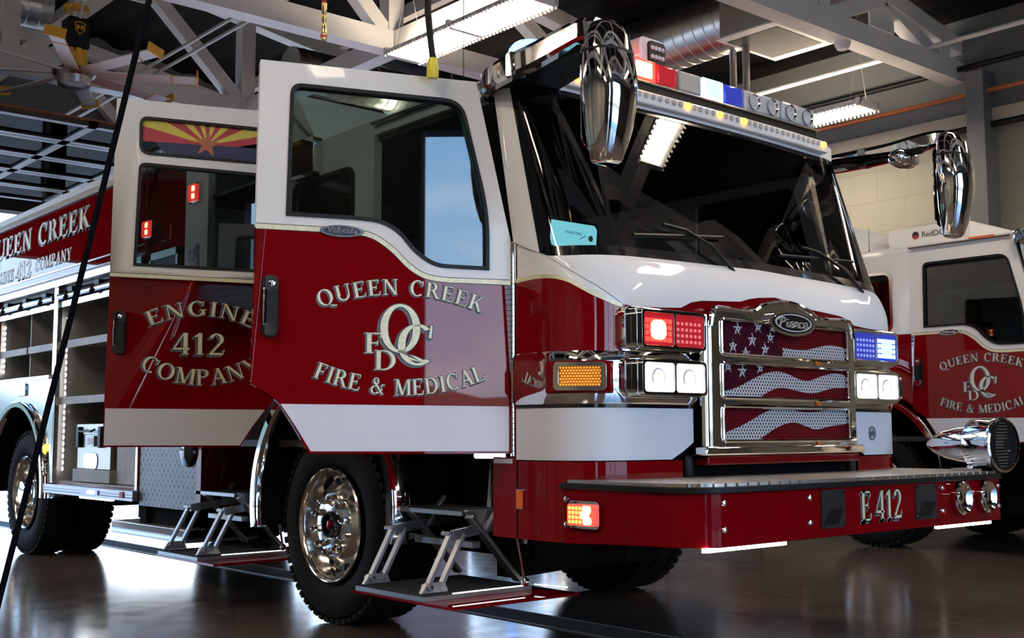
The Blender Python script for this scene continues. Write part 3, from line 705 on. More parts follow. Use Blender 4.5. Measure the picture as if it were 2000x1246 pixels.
    for a, b in ((0, iA), (iB, NF - 1)):
        q = MB(); nose_band(q, 1.108, 1.128, a, b, 1, .003); q.build('band_edge', BLACKGLOSS, cab)
    kA = idx_y(.66)
    for a, b in ((0, kA), (NF - 1 - kA, NF - 1)):
        q = MB(); nose_band(q, 1.122, 1.345, a, b, 8, .002, .016); q.build('chrome_band', CHROME, root, angle=.9)
    # inner darkness behind the nose, cab lining, dash and seats
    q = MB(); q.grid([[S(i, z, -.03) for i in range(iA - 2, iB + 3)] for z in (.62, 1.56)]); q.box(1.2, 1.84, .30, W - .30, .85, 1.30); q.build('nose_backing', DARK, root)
    q = MB(); q.box(-1.70, 1.60, .06, W - .06, .93, .97); q.box(-.62, -.58, .06, W - .06, .97, 2.60) if cfg['partition'] else None
    q.box(1.25, 1.60, .06, W - .06, .97, 1.70); q.prism([(y, x) for x, y in [(1.25, .06)] + [(p[0] - .04, p[1]) for p in PB if .06 < p[1] < W - .06] + [(1.25, W - .06)]], lambda a, b, w: (b, a, w), 1.66, 1.735)
    q.box(-1.68, 1.45, .03, W - .03, 2.515, 2.535)
    q.prism([(1.05, 1.70), (1.40, 1.70), (1.40, 1.80), (1.2, 1.86), (1.05, 1.82)], plane((0, 1.55, 0), (1, 0, 0), (0, 0, 1), (0, 1, 0)), 0, .55)
    q.build('cab_lining', INTERIOR, root)
    for y in (.30, 1.62):
        q = MB(); q.box(.15, .66, y, y + .52, 1.22, 1.38); q.prism([(.08, 1.3), (.24, 1.3), (.12, 2.12), (-.02, 2.12)], plane((0, y, 0), (1, 0, 0), (0, 0, 1), (0, 1, 0)), 0, .52); q.box(-.06, .08, y + .12, y + .4, 2.12, 2.34); q.build('seat', SEAT, root, bevel=.04)
    q = MB(); q.lathe([(.21 + .016 * math.cos(t), .016 * math.sin(t)) for t in [2 * PI * k / 8 for k in range(9)]], (.98, 1.88, 1.80), (-.75, 0, .66), 28); q.bar((.98, 1.68, 1.80), (.98, 2.08, 1.80), .03, .02); q.tube([(.98, 1.88, 1.80), (1.25, 1.88, 1.62)], .03); q.build('steering_wheel', BLACK, root)
    q = MB(); q.prism(offset(bwin, .0), XZ, -.05, .004, [offset(bwin, .02 if 1 else 0)]) if False else q.prism(bwin, XZ, -.03, -.018); bw = q.build('side_window', TINT, root)
    q = MB(); ring = fillet([(-.35, 2.42), (.29, 2.42), (.29, 1.88), (-.35, 1.88)], .08); q.prism(ring, XZ, -.01, .008, [fillet([(-.325, 2.395), (.265, 2.395), (.265, 1.905), (-.325, 1.905)], .065)]); q.build('window_trim', [BLACK if cfg['open'] else POLISH], bw)
    for poly in (lw, [(p[0] * -1 - .5, p[1]) for p in RWL]):
        q = MB(); q.prism(poly, XZL, -.03, -.022); q.build('side_window', TINT, root)
    # scene light on the raised roof side
    q = MB(); q.prism(rrect(-.35, -.05, 2.42, 2.64, .03), XZ, -.01, .05); sl = q.build('scene_light', CHROME, root, bevel=.012)
    q = MB(); q.prism(rrect(-.325, -.075, 2.445, 2.615, .02), XZ, .05, .056); q.build('lamp_lens', CLEAR, sl)
    for a, b, z in ((-.42, -.10, 2.74), (.47, 1.38, 2.60)):
        q = MB(); q.tube([(a, -.012, z + (.12 if a < 0 else 0)), (b, -.012, z - (.12 if a < 0 else 0))], .010, 8); q.build('roof_drip_rail', POLISH, root)
    # ---- windshield, pillars, wipers
    i0, i1 = 2, NP - 3
    def ws(i, t, out=0.):
        k = i + len(SIDE); a = S(k, WSB(k)); b = (*PC[i], 2.545); n = nrm(i, PC)
        return (a[0] + (b[0] - a[0]) * t + n.x * out, a[1] + (b[1] - a[1]) * t + n.y * out, a[2] + (b[2] - a[2]) * t)
    q = MB(); q.grid([[ws(i, t / 8) for i in range(i0, i1 + 1)] for t in range(9)]); wsh = q.build('windshield', WINDSHIELD, root, angle=1.2)
    q = MB()
    q.grid([[ws(i, t, .003) for i in range(i0, i1 + 1)] for t in (0, .055)]); q.grid([[ws(i, t, .003) for i in range(i0, i1 + 1)] for t in (.965, 1.)])
    for r in (range(i0, i0 + 3), range(i1 - 2, i1 + 1)): q.grid([[ws(i, t / 8, .003) for i in r] for t in range(9)])
    q.build('windshield_border', BLACKGLOSS, wsh, angle=1.2)
    for m in (0, 1):
        Y = (lambda y: W - y) if m else (lambda y: y); q = MB(); rows = []
        for t in range(9):
            t /= 8; f = Vector(ws(i0, t)); b = Vector((1.576 - .133 * t, 0, 1.842 + .70 * t)); f = Vector((f.x, f.y, f.z)); row = []
            for k in range(9):
                u = k / 8; p = b.lerp(f, u); row.append((p.x, Y(p.y - .016 * math.sin(PI * u) - .002), p.z))
            rows.append(row)
        q.grid(rows); q.build('roof_pillar', WHITE, root, angle=1.2)
    for y0, y1, sgn in ((1.02, .34, 1), (2.15, 1.42, 1)):
        q = MB(); ip = min(range(NP), key=lambda i: abs(PC[i][1] - (y0 + y1) / 2)); k0 = min(range(NP), key=lambda i: abs(PC[i][1] - y0)); k1 = min(range(NP), key=lambda i: abs(PC[i][1] - y1))
        a, b, c = Vector(ws(k0, .02, .02)), Vector(ws(ip, .20, .03)), Vector(ws(ip, .12, .02))
        q.tube([Vector(ws(k0, -.03, .02)), a.lerp(b, .5) + Vector((.02, 0, 0)), b, Vector(ws(ip - 2, .215, .03))], .009, 8); wp = q.build('wiper_arm', BLACK, root, )
        q = MB(); q.tube([Vector(ws(k, .13 + .06 * (k - k1) / max(1, k0 - k1), .018)) for k in range(k1, k0 + 1)], .008, 6); q.build('wiper_blade', BLACK, wp)
    # ---- visor with its row of lamps, roof light bar, brow light
    q = MB(); q.prism([(1.60, .22), (1.705, .22), (1.722, .6), (1.73, CYT), (1.722, W - .6), (1.705, W - .22), (1.60, W - .22)], lambda a, b, w: (a, b, w), 2.562, 2.628)
    q.prism([(1.46, .30), (1.67, .30), (1.69, CYT), (1.67, W - .30), (1.46, W - .30)], lambda a, b, w: (a, b, w), 2.545, 2.575); vz = q.build('visor', WHITE, root, bevel=.008)
    for k in range(40):
        y = .27 + (W - .54) * k / 39; amber = k in (0, 15, 20, 24, 39) or k == 19.5; x = 1.706 + .024 * (1 - ((y - CYT) / 1.0) ** 2)
        q = MB(); q.lathe([(.018, 0), (.016, .012), (.010, .018), (0, .02)] if amber else [(.016, 0), (.014, .006), (0, .008)], (x - .002, y, 2.605), (1, 0, 0), 10); q.build('marker_lamp' if amber else 'led_lens', L_AMBER if amber else GREYPIPE, vz)
    for y in (.5, .95, 1.45, 1.95):
        q = MB(); q.tube([(1.668, y, 2.532), (1.668, y, 2.556)], .006, 8); q.build('visor_bolt', CHROME, vz)
    q = MB(); q.box(1.50, 1.70, .32, W - .32, 2.625, 2.672); q.m = 1; q.box(1.49, 1.71, .30, W - .30, 2.672, 2.682); lb = q.build('light_bar', [BLACK, ALU], root, bevel=.004)
    mods = [(.34, .62, L_REDOFF, L_REDHOT), (.64, .80, L_RED, L_REDHOT), (.81, .955, L_REDOFF, None), (.97, 1.14, GREYPIPE, None), (1.15, 1.31, L_BLUE, L_BLUEHOT), (1.315, 1.47, L_BLUEOFF, None), (1.48, 1.79, FROST, None), (1.80, 2.10, FROST, None)]
    if not cfg['open']: mods = [(.34, 2.10, FROST, None)]
    for a, b, m, hot in mods:
        q = MB(); q.box(1.52, 1.705, a, b, 2.684, 2.79); q.m = 1
        if hot: q.box(1.70, 1.712, a + .02, b - .03, 2.70, 2.775)
        q.build('light_module', [m, hot or m], lb, bevel=.012)
        if m is FROST:
            n = max(1, int((b - a) / .15))
            for k in range(n): q = MB(); q.lathe([(.045, .0), (.03, -.03), (0, -.035)], (1.715, a + (b - a) * (k + .5) / n, 2.735), (1, 0, 0), 14); q.build('reflector', CHROME, lb)
    if cfg['open']:
        q = MB(); q.prism(rrect(.80, .985, 2.80, 2.955, .03), YZ(1.40), 0, .20); q.box(1.46, 1.52, .87, .92, 2.66, 2.80); q.m = 1; q.prism(rrect(.855, .975, 2.825, 2.94, .02), YZ(1.60), 0, .012); sp = q.build('brow_light', [WHITE, BLACK], root, bevel=.015)
        for i in range(8):
            y, z = .878 + .025 * (i % 4), 2.86 + .045 * (i // 4); q = MB(); q.lathe([(.013, 0), (.011, .006), (0, .008)], (1.612, y, z), (1, 0, 0), 12); q.build('lamp_bulb', FROST, sp)
        q = MB(); q.sphere((1.0, .63, 2.965), .11, 18, 10, (1.0, 1.3, .75)); q.build('roof_beacon', L_BLUEHOT, root)
        q = MB(); q.lathe([(.10, 0), (.125, .32), (0, .32)], (1.0, .63, 2.62), (0, 0, 1), 20); q.build('beacon_base', CHROME, root)
        q = MB(); q.lathe([(.012, 0), (.010, .03), (.002, .04), (.0016, 1.1), (0, 1.1)], (.9, .25, 2.60), (0, 0, 1), 8); q.build('whip_antenna', BLACK, root)
    else:
        q = MB(); q.prism(rrect(-.40, .42, 2.62, 2.86, .06), plane((.25, .70, .06), (1, 0, 0), (0, 0, 1), (0, -1, 0)), -1.0, 0); ac = q.build('roof_air_unit', WHITE, root, bevel=.03)
        q = MB(); q.lathe([(.035, 0), (.035, .002), (0, .002)], (.13, .70, 2.835), (0, -1, 0), 20); q.m = 1; q.prism([(-.155, 2.745), (-.085, 2.745), (-.095, 2.775), (-.12, 2.785), (-.145, 2.775)], plane((.25, .697, .09), (1, 0, 0), (0, 0, 1), (0, -1, 0)), 0, .002); q.build('air_unit_emblem', [FLAGRED, INK], ac)
        sans('RedDOT', Matrix.Translation((.33, .697, 2.835)) @ Matrix.Rotation(PI / 2, 4, 'X'), .075, INK, ac, 'air_unit_lettering')
        q = MB(); q.prism(rrect(1.02, 1.24, 2.60, 2.625, .008), XZ, 0, .012); q.build('roof_marker', ORANGE, root)
        q = MB(); q.lathe([(.014, 0), (.01, .04), (.003, .05), (.002, .25), (0, .25)], (-.05, .2, 2.62), (0, 0, 1), 8); q.build('whip_antenna', BLACK, root)
    # ---- headlamps
    for m in (0, 1):
        Y = (lambda y: W - y) if m else (lambda y: y); fn = lambda a, b, w: (2.03 + w, Y(a), b)
        for z0, z1, up in ((1.345, 1.532, True), (1.150, 1.322, False)):
            q = MB(); q.prism(rrect(.185, .665, z0, z1, .045), fn, -.10, .035); q.prism(rrect(.225, .66, z0 + .006, z1 - .006, .03), fn, .035, .068)
            h = q.build('lamp_housing', CHROME, root, bevel=.018)
            q = MB(); q.prism(rrect(.242, .652, z0 + .012, z1 - .012, .02), fn, .06, .082, [rrect(.256, .442, z0 + .024, z1 - .024, .015), rrect(.452, .638, z0 + .024, z1 - .024, .015)]); q.build('lamp_bezel', CHROME, h, bevel=.004)
            for k, (a, b) in enumerate(((.256, .442), (.452, .638))):
                c0 = cfg['lamps'][m] if up else None
                q = MB()
                if up:
                    q.m = 0; q.prism(rrect(a, b, z0 + .024, z1 - .024, .012), fn, .05, .076); q.m = 1
                    if k == 0 and cfg['lit']: q.prism(rrect(a + .045, b - .05, z0 + .05, z1 - .055, .03), fn, .076, .080)
                    q.m = 2 if k == 0 else 3
                    for i in range(6):
                        for j in range(4): q.prism(rrect(a + .012 + .028 * i, a + (.034 if k == 0 else .026) + .028 * i, z0 + .040 + .026 * j, z0 + (.060 if k == 0 else .054) + .026 * j, .004), fn, .076, .0785)
                    q.build('warning_lens', list(c0), h)
                else:
                    q.prism(rrect(a, b, z0 + .024, z1 - .024, .012), fn, .045, .072); q.m = 1
                    q.lathe([(.040, 0), (.038, .003), (.034, .003), (.033, 0)], fn((a + b) / 2, (z0 + z1) / 2, .072), (1, 0, 0), 18); q.m = 2; q.lathe([(.034, .001), (.02, .004), (0, .005)], fn((a + b) / 2, (z0 + z1) / 2 - .012, .072), (1, 0, 0), 18); q.build('headlamp', [L_SOFT if cfg['lit'] else CLEAR, FROST, L_WHITE if cfg['lit'] else CHROME], h)
    # amber turn signal on the chrome band
    for m in (0, 1):
        o = Vector((1.925, .072, 0)); t = Vector((.737, .676, 0)); n = Vector((.676, -.737, 0))
        if m: o.y = W - o.y; t.y *= -1; n.y *= -1
        fn = plane(o, t, (0, 0, 1), n)
        q = MB(); ia = min(i for i in range(NF) if KEY[i] >= .165); ib = idx_y(.185); rng = range(ia, ib + 1) if not m else range(NF - 1 - ib, NF - ia)
        q.grid([[S(i, z, 0. if i in (rng[0], rng[-1]) else d) for i in rng] for z, d in ((1.166, .0), (1.168, .030), (1.176, .036), (1.294, .036), (1.302, .030), (1.304, 0.))]); b = q.build('turn_signal_base', RED, root)
        q = MB(); q.prism(rrect(-.115, .105, 1.178, 1.296, .02), fn, .0, .058, [rrect(-.092, .082, 1.196, 1.278, .012)]); q.build('turn_signal_bezel', CHROME, b, bevel=.005)
        q = MB(); q.prism(rrect(-.092, .082, 1.196, 1.278, .012), fn, .02, .049); q.m = 1
        for i in range(14):
            for j in range(7): q.lathe([(.005, 0), (.003, .004), (0, .004)], fn(-.085 + .0122 * i + (.006 if j % 2 else 0), 1.202 + .0117 * j, .049), n, 6)
        q.build('amber_lens', [L_AMBEROFF, L_AMBERDIM], b)
    q = MB(); q.prism(rrect(1.594, 1.640, .680, .765, .004), XZ, .0, .006); q.m = 1; q.prism(rrect(1.598, 1.636, .684, .761, .003), XZ, .006, .008); q.build('side_marker', [CHROME, ORANGE], root)
    # ---- grille
    G = YZ(2.072)
    top = [(.67, 1.47), (.69, 1.535), (.735, 1.553), (.95, 1.548), (1.02, 1.575), (1.12, 1.603), (1.22, 1.612), (1.32, 1.603), (1.42, 1.575), (1.49, 1.548), (1.705, 1.553), (1.75, 1.535), (1.77, 1.47)]
    outer = [(.67, .935), (1.77, .935)] + top[::-1]; o1 = fillet([(.742, 1.352), (1.715, 1.352), (1.715, 1.505), (.742, 1.505)], .02); o2 = fillet([(.742, 1.160), (1.715, 1.160), (1.715, 1.312), (.742, 1.312)], .02); o3 = fillet([(.742, .968), (1.715, .968), (1.715, 1.118), (.742, 1.118)], .02)
    q = MB(); q.prism(outer, G, -.02, .05, [o1, o2, o3]); gr = q.build('grille_surround', CHROME, root, bevel=.012)
    for o in (o1, o2, o3):
        q = MB(); q.tube([G(p[0], p[1], .05) for p in offset(o, .002)], .009, 8, close=True); q.build('grille_bezel', CHROME, gr)
    for pth, r in (([G(*p, .047) for p in smooth_path(top, 3)], .013), ([G(.655, .93, .02), G(.655, 1.52, .02)], .02), ([G(1.785, .93, .02), G(1.785, 1.52, .02)], .02)):
        q = MB(); q.tube(pth, r, 8); q.build('grille_moulding', CHROME, gr)
    q = MB(); q.prism([(.60, .905), (1.83, .905), (1.81, .945), (.62, .945)], G, -.03, .065); q.m = 1; q.prism([(.64, .862), (1.80, .862), (1.80, .903), (.64, .903)], G, -.04, .045); q.build('grille_sill', [CHROME, RED], gr, bevel=.008)
    q = MB(); g = lambda a, b, w: (2.104 + w, a, b)
    q.face([g(.72, .95, 0), g(1.73, .95, 0), g(1.73, 1.53, 0), g(.72, 1.53, 0)]); q.m = 1
    q.face([g(*p, .002) for p in ((.72, 1.53), (.72, 1.185), (.82, 1.198), (.98, 1.248), (1.10, 1.30), (1.20, 1.34), (1.17, 1.425), (1.14, 1.53))]); q.m = 2
    def wave(tops, bots, xs):
        T = smooth_path(tops, 5); B = smooth_path(bots, 5)
        def val(P, x):
            for a, b in zip(P[:-1], P[1:]):
                if a[0] <= x <= b[0]: return a[1] + (b[1] - a[1]) * (x - a[0]) / max(b[0] - a[0], 1e-6)
            return P[0][1] if x < P[0][0] else P[-1][1]
        n = 30; X = [xs[0] + (xs[1] - xs[0]) * k / n for k in range(n + 1)]
        q.grid([[g(x, val(B, x), .004) for x in X], [g(x, max(val(B, x) + .001, val(T, x)), .004) for x in X]])
    wave([(1.203, 1.400), (1.294, 1.394), (1.388, 1.397), (1.485, 1.415), (1.584, 1.429), (1.659, 1.426), (1.73, 1.414)], [(1.2, 1.35), (1.73, 1.35)], (1.205, 1.73))
    wave([(.72, 1.178), (.785, 1.189), (.868, 1.207), (.976, 1.247), (1.075, 1.277), (1.164, 1.287), (1.243, 1.276), (1.335, 1.253), (1.406, 1.25), (1.503, 1.273), (1.59, 1.289), (1.653, 1.291), (1.73, 1.28)], [(.72, 1.14), (.95, 1.145), (1.027, 1.167), (1.116, 1.2), (1.195, 1.212), (1.286, 1.203), (1.403, 1.19), (1.499, 1.2), (1.599, 1.219), (1.73, 1.224)], (.72, 1.73))
    wave([(.72, .99), (.779, 1.005), (.905, 1.041), (1.035, 1.089), (1.124, 1.114), (1.2, 1.13), (1.282, 1.109), (1.375, 1.099), (1.471, 1.104), (1.594, 1.12), (1.73, 1.12)], [(.72, .93), (.93, .95), (1.02, .977), (1.12, 1.018), (1.211, 1.044), (1.291, 1.051), (1.372, 1.032), (1.455, 1.018), (1.565, 1.033), (1.73, 1.048)], (.72, 1.73))
    for sy, sz in ((.872, 1.469), (1.022, 1.488), (.977, 1.424), (1.112, 1.442), (.838, 1.39), (1.07, 1.385), (.928, 1.361), (.9, 1.279), (1.03, 1.30), (.80, 1.30)): q.prism(star(sy, sz, .034), g, .002, .005)
    q.build('grille_flag_mesh', [MESHRED, MESHBLUE, MESHWHITE], gr)
    for z in (1.332, 1.14, .95):
        q = MB(); q.prism(rrect(1.435, 1.475, z - .008, z + .012, .003), G, .05, .056); q.build('grille_lamp', L_AMBEROFF, gr)
    el = lambda a, b: [(1.235 + a * math.cos(2 * PI * i / 40), 1.514 + b * math.sin(2 * PI * i / 40)) for i in range(40)]
    q = MB(); q.prism(el(.178, .062), G, .03, .075); q.m = 1; q.prism(el(.158, .048), G, .075, .077); q.m = 2; q.prism(el(.140, .041), G, .077, .082, [el(.133, .037)])
    script_text(q, 'Pierce', lambda a, b, w: G(a, b, .077 + w), 1.118, 1.492, .042, .232, .0066, .006); q.build('badge', [CHROME, BLACKGLOSS, REFLECT], gr)
    for ob in (): pass
    # small round seal on the far white corner panel
    q = MB(); c = 2.03; e2 = lambda r: [(c + r * .8 * math.cos(2 * PI * i / 24), 1.0 + r * math.sin(2 * PI * i / 24)) for i in range(24)]; fz = lambda a, b, w: (2.046 + w, a, b)
    q.prism(e2(.036), fz, 0, .003, [e2(.030)]); q.prism(star(c, 1.0, .020, .5), fz, 0, .003); q.build('round_seal', SLATE, cab)
    # recess between nose and bumper
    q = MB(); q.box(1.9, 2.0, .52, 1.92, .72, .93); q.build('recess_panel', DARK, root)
    for a in (.575, 1.815):
        q = MB(); q.box(1.97, 2.06, a, a + .05, .80, .91); q.build('bumper_bracket', BLACK, root, bevel=.02)
    # ---- bumper
    pl = [(1.885, 0.), (2.27, 0.), (2.36, .004), (2.44, .022), (2.51, .062), (2.556, .105), (2.582, .155), (2.582, W - .155), (2.556, W - .105), (2.51, W - .062), (2.44, W - .022), (2.36, W - .004), (2.27, W), (1.885, W)]
    inner = [(1.885, .20), (2.04, .24), (2.06, .5), (2.06, W - .5), (2.04, W - .24), (1.885, W - .20)]
    q = MB(); poly = pl + inner[::-1]; q.prism(poly, lambda a, b, w: (a, b, w + (0 if w > .7 else max(0., (2.3 - a)) * -.05)), .575, .778); bp = q.build('bumper', REDBUMP, root, bevel=.006)
    q = MB(); q.prism(offset(pl, .012), lambda a, b, w: (a, b, w), .776, .800); q.build('bumper_edge_trim', BLACK, bp, bevel=.006)
    q = MB(); q.prism(offset(pl, -.012), lambda a, b, w: (a, b, w), .800, .812); q.build('bumper_deck', DPXY, bp)
    F = YZ(2.582)
    q = MB(); straight_text(q, 'E', F, 1.075, .628, .125, .082); straight_text(q, '412', F, 1.185, .628, .125, .215, .08); q.build('bumper_lettering', [SLATE, INK, leaf], bp, merge=False)
    for a, b in ((.785, .952), (1.505, 1.685)):
        q = MB(); q.prism(rrect(a, b, .612, .768, .006), F, 0, .006); q.m = 1
        for k in range(9):
            u = a + .012 + (b - a - .06) * k / 9; q.prism([(u, .62 + .006), (u + .008, .62 + .006), (u + .05, .69), (u + .042, .69)], F, .006, .008)
        for u in (a + .012, b - .012):
            for z in (.624, .756): q.lathe([(.007, 0), (.005, .004), (0, .005)], F(u, z, .006), (1, 0, 0), 8)
        q.build('speaker_plate', [mat('gunmetal', (.05, .05, .052), .35, .6) if 'gunmetal' not in bpy.data.materials else bpy.data.materials['gunmetal'], BLACKGLOSS], bp)
    for u in (1.895, 2.13):
        q = MB(); q.lathe([(.078, .0), (.078, .022), (.072, .028), (.064, .022), (.050, .010), (.030, .004), (.026, .014), (.012, .020), (0, .020)], F(u, .695, .002), (1, 0, 0), 28); q.m = 1; q.build('air_horn_bell', [CHROME, BLACK], bp)
    for y, z in ((.17, .74), (.17, .64), (.71, .74), (.71, .64), (1.745, .748), (1.745, .642), (2.272, .742), (2.272, .645)):
        q = MB(); q.lathe([(.014, 0), (.012, .006), (.006, .010), (0, .011)], F(y, z, 0), (1, 0, 0), 12); q.build('bolt', CHROME, bp)
    for z in (.735, .632):
        q = MB(); q.lathe([(.014, 0), (.012, .006), (.006, .010), (0, .011)], (1.905, 0, z), (0, -1, 0), 12); q.build('bolt', CHROME, bp)
    for a, b in ((.09, .58), (1.74, 2.23)):
        q = MB(); q.bar((2.55, a, .566), (2.55, b, .566), .022, .014); q.build('underbody_light', L_WHITE if cfg['lit'] else CLEAR, bp)
    q = MB(); q.prism(rrect(1.935, 2.11, .622, .732, .02), XZ, -.0, .02); wl = q.build('bumper_warning_light', CHROME, bp, bevel=.006) if cfg['lit'] else q.build('bumper_warning_light', CHROME, bp)
    q = MB(); q.prism(rrect(1.948, 2.097, .635, .719, .012), XZ, .02, .038); q.m = 1
    if cfg['lit']:
        for cx, cz in ((2.06, .70), (2.063, .655), (2.05, .678)): q.prism(rrect(cx - .022, cx + .022, cz - .014, cz + .014, .01), XZ, .038, .041)
        q.m = 2
        for k in range(4):
            for j in range(4): q.prism(rrect(1.956 + .02 * k, 1.968 + .02 * k, .644 + .018 * j, .656 + .018 * j, .003), XZ, .038, .0395)
    q.build('lamp_lens', [L_RED, L_REDHOT, L_AMBER], wl) if cfg['lit'] else q.build('lamp_lens', [L_REDOFF, L_REDOFF], wl)
    # siren on the bumper deck
    if cfg['open']:
        q = MB(); o = (2.50, 2.27, .942); ax = (.99, -.10, 0)
        q.lathe([(0, -.30), (.02, -.295), (.05, -.25), (.075, -.18), (.088, -.10), (.092, -.04), (.100, -.03), (.128, -.02), (.130, .10), (.136, .11), (.136, .13), (.125, .135)], o, ax, 36); q.lathe([(.06, 0), (.045, .03), (.03, .09)], (2.48, 2.27, .81), (0, 0, 1), 20); q.box(2.39, 2.55, 2.18, 2.36, .81, .825); si = q.build('siren', CHROME, root)
        q = MB(); q.lathe([(.124, .125), (.05, .118), (.03, .135), (0, .137)], o, ax, 30); q.m = 1
        for k in range(15):
            t = -.105 + .21 * k / 14; h = math.sqrt(.122 ** 2 - t * t); c = Vector(o) + Vector(ax) * .134
            q.bar(c + Vector((-.12 * -h, 0, t)) * 0 + Vector((-.12 * h, .98 * h, t)), c + Vector((.12 * h, -.98 * h, t)), .0015, .003)
        q.build('siren_grille', [BLACK, POLISH], si)
    # ---- fenders
    for m in (0, 1):
        Y = (lambda y: W - y) if m else (lambda y: y)
        for cx, cz, r, a0, a1 in ((0, .62, .69, -12, 192), (-4.93, .56, .70, -5, 185)):
            q = MB(); rows = []
            for i in range(41):
                t = math.radians(a0 + (a1 - a0) * i / 40); c, s_ = math.cos(t), math.sin(t)
                rows.append([(cx + c * rr, Y(yy), cz + s_ * rr) for rr, yy in ((r - .03, .25), (r - .03, -.02), (r - .018, -.045), (r + .02, -.045), (r + .035, -.025), (r + .035, .06))])
            q.grid(rows); q.build('fender', CHROME, root, angle=.8)
            q = MB(); q.grid([[(cx + math.cos(math.radians(a0 + (a1 - a0) * i / 24)) * (r - .035), Y(yy), cz + math.sin(math.radians(a0 + (a1 - a0) * i / 24)) * (r - .035)) for yy in (.0, .70)] for i in range(25)])
            q.face([(cx + math.cos(math.radians(a0 + (a1 - a0) * i / 24)) * (r - .036), Y(.70), cz + math.sin(math.radians(a0 + (a1 - a0) * i / 24)) * (r - .036)) for i in range(25)]); q.build('wheel_well', DARK, root)
    # ---- doors, steps, mirrors
    crew_door(root, 1.573, 69 if cfg['open'] else 0, True, leaf, cfg); crew_door(root, -.5, 66 if cfg['open'] else 0, False, leaf, cfg)
    if cfg['open']:
        folding_step(root, 0.); folding_step(root, -2.2)
        q = MB(); q.prism(rrect(1.30, 1.40, .893, .915, .008), XZ, -.1, .0); q.build('step_lamp', L_WHITE, root)
    mirror(root, -1); mirror(root, 1)
    return root, cab
def engine_body(root, cfg):
    XZ = plane((0, 0, 0), (1, 0, 0), (0, 0, 1), (0, -1, 0)); leaf = cfg['leaf']
    q = MB()
    q.box(-7.3, -2.39, 0, W, 2.245, 2.855); q.box(-7.3, -2.39, .66, W, .93, 2.245); q.box(-7.3, -5.65, 0, .66, .62, 2.245); q.box(-2.44, -2.39, 0.004, .66, .62, 2.245); q.box(-4.17, -4.10, .02, .66, .62, 2.245)
    q.box(-4.10, -2.44, .02, .66, .60, .625); q.box(-1.76, -2.39, .05, W - .05, .95, 2.86)
    bd = q.build('equipment_body', RED, root, bevel=.004)
    q = MB(); q.box(-7.3, -2.37, -.018, 0, 2.85, 2.90); q.box(-7.3, -2.37, -.018, .16, 2.90, 2.95); q.box(-2.39, -1.76, -.006, .1, 2.86, 2.93); q.build('tread_plate_cap', DPTRIM, bd, bevel=.006)
    q = MB(); q.box(-5.66, -2.39, -.03, .02, 2.195, 2.25); q.box(-5.66, -2.39, -.022, .02, 2.27, 2.278); q.box(-7.3, -2.4, -.006, .0, 2.33, 2.345); q.build('drip_rail', POLISH, bd, bevel=.004)
    q = MB(); straight_text(q, 'QUEEN CREEK', plane((0, -.0, 0), (1, 0, 0), (0, 0, 1), (0, -1, 0)), -6.02, 2.605, .178, 2.56, .12); straight_text(q, 'ENGINE', XZ, -5.96, 2.375, .098, .72, .1); straight_text(q, '412', XZ, -5.18, 2.36, .15, .40, .1); straight_text(q, 'COMPANY', XZ, -4.68, 2.395, .098, .85, .1)
    q.build('body_lettering', [SLATE, INK, leaf], bd, merge=False)
    # compartments
    q = MB()
    for x0, x1, z0 in ((-4.10, -2.44, .625), (-5.65, -4.17, 1.475)):
        q.box(x0, x1, .62, .65, z0, 2.24); q.box(x0, x1, .03, .62, 2.17, 2.24); q.box(x0, x1, .03, .62, z0 - .0, z0 + .015); q.box(x0, x0 + .02, .03, .62, z0, 2.2); q.box(x1 - .02, x1, .03, .62, z0, 2.2)
    q.box(-4.92, -4.90, .06, .6, 1.49, 2.17); q.build('compartment_liner', ALUMATT, bd)
    for x0, x1, z in ((-4.08, -2.46, 1.74), (-4.08, -2.46, 1.29), (-5.63, -4.92, 1.74), (-4.88, -4.19, 1.74)):
        q = MB(); q.box(x0, x1, .04, .6, z - .015, z); q.box(x0, x1, .03, .05, z - .045, z + .015); q.build('shelf', ALUMATT, bd, bevel=.003)
    for x0, x1 in ((-4.10, -2.44), (-5.65, -4.17)):
        q = MB(); q.tube([(x0 + .03, .0, 2.115), (x1 - .03, 0., 2.115)], .026, 10); q.box(x0 + .03, x1 - .03, .01, .06, 2.03, 2.075); q.build('roll_up_door_bar', POLISH, bd)
        n = 3
        for k in range(n):
            x = x0 + (x1 - x0) * (k + .5) / n; q = MB(); q.box(x - .05, x + .05, -.01, .05, 2.135, 2.175); q.bar((x - .03, -.01, 2.14), (x - .05, -.03, 2.08), .03, .02); q.build('door_latch', BLACK, bd)
    for a, b in ((-4.165, -4.105), (-2.445, -2.405), (-4.10, -4.075)):
        q = MB(); q.box(a, b, -.008, .03, .62, 2.195); q.build('door_track', POLISH, bd, bevel=.003)
    for x, z0, z1 in ((-4.03, .72, 2.0), (-5.60, 1.56, 2.05)):
        q = MB(); q.box(x - .012, x + .012, .06, .075, z0, z1); q.m = 1; n = int((z1 - z0) / .05)
        for k in range(n): q.prism([(x - .012, z0 + .05 * k), (x + .016, z0 + .05 * k + .014), (x - .012, z0 + .05 * k + .028)], XZ, -.06, -.055)
        q.build('light_strip', [ALUMATT, L_WHITE], bd)
    q = MB()
    for x, z in ((-4.0, 1.42), (-4.0, 1.19)): q.sphere((x, .09, z), .016)
    for x in (-5.35, -4.75, -3.75): q.box(x - .01, x + .01, .595, .605, 1.80, 2.03); q.box(x - .05, x + .05, .59, .605, 2.03, 2.04)
    q.build('shelf_fastener', GREYPIPE, bd)
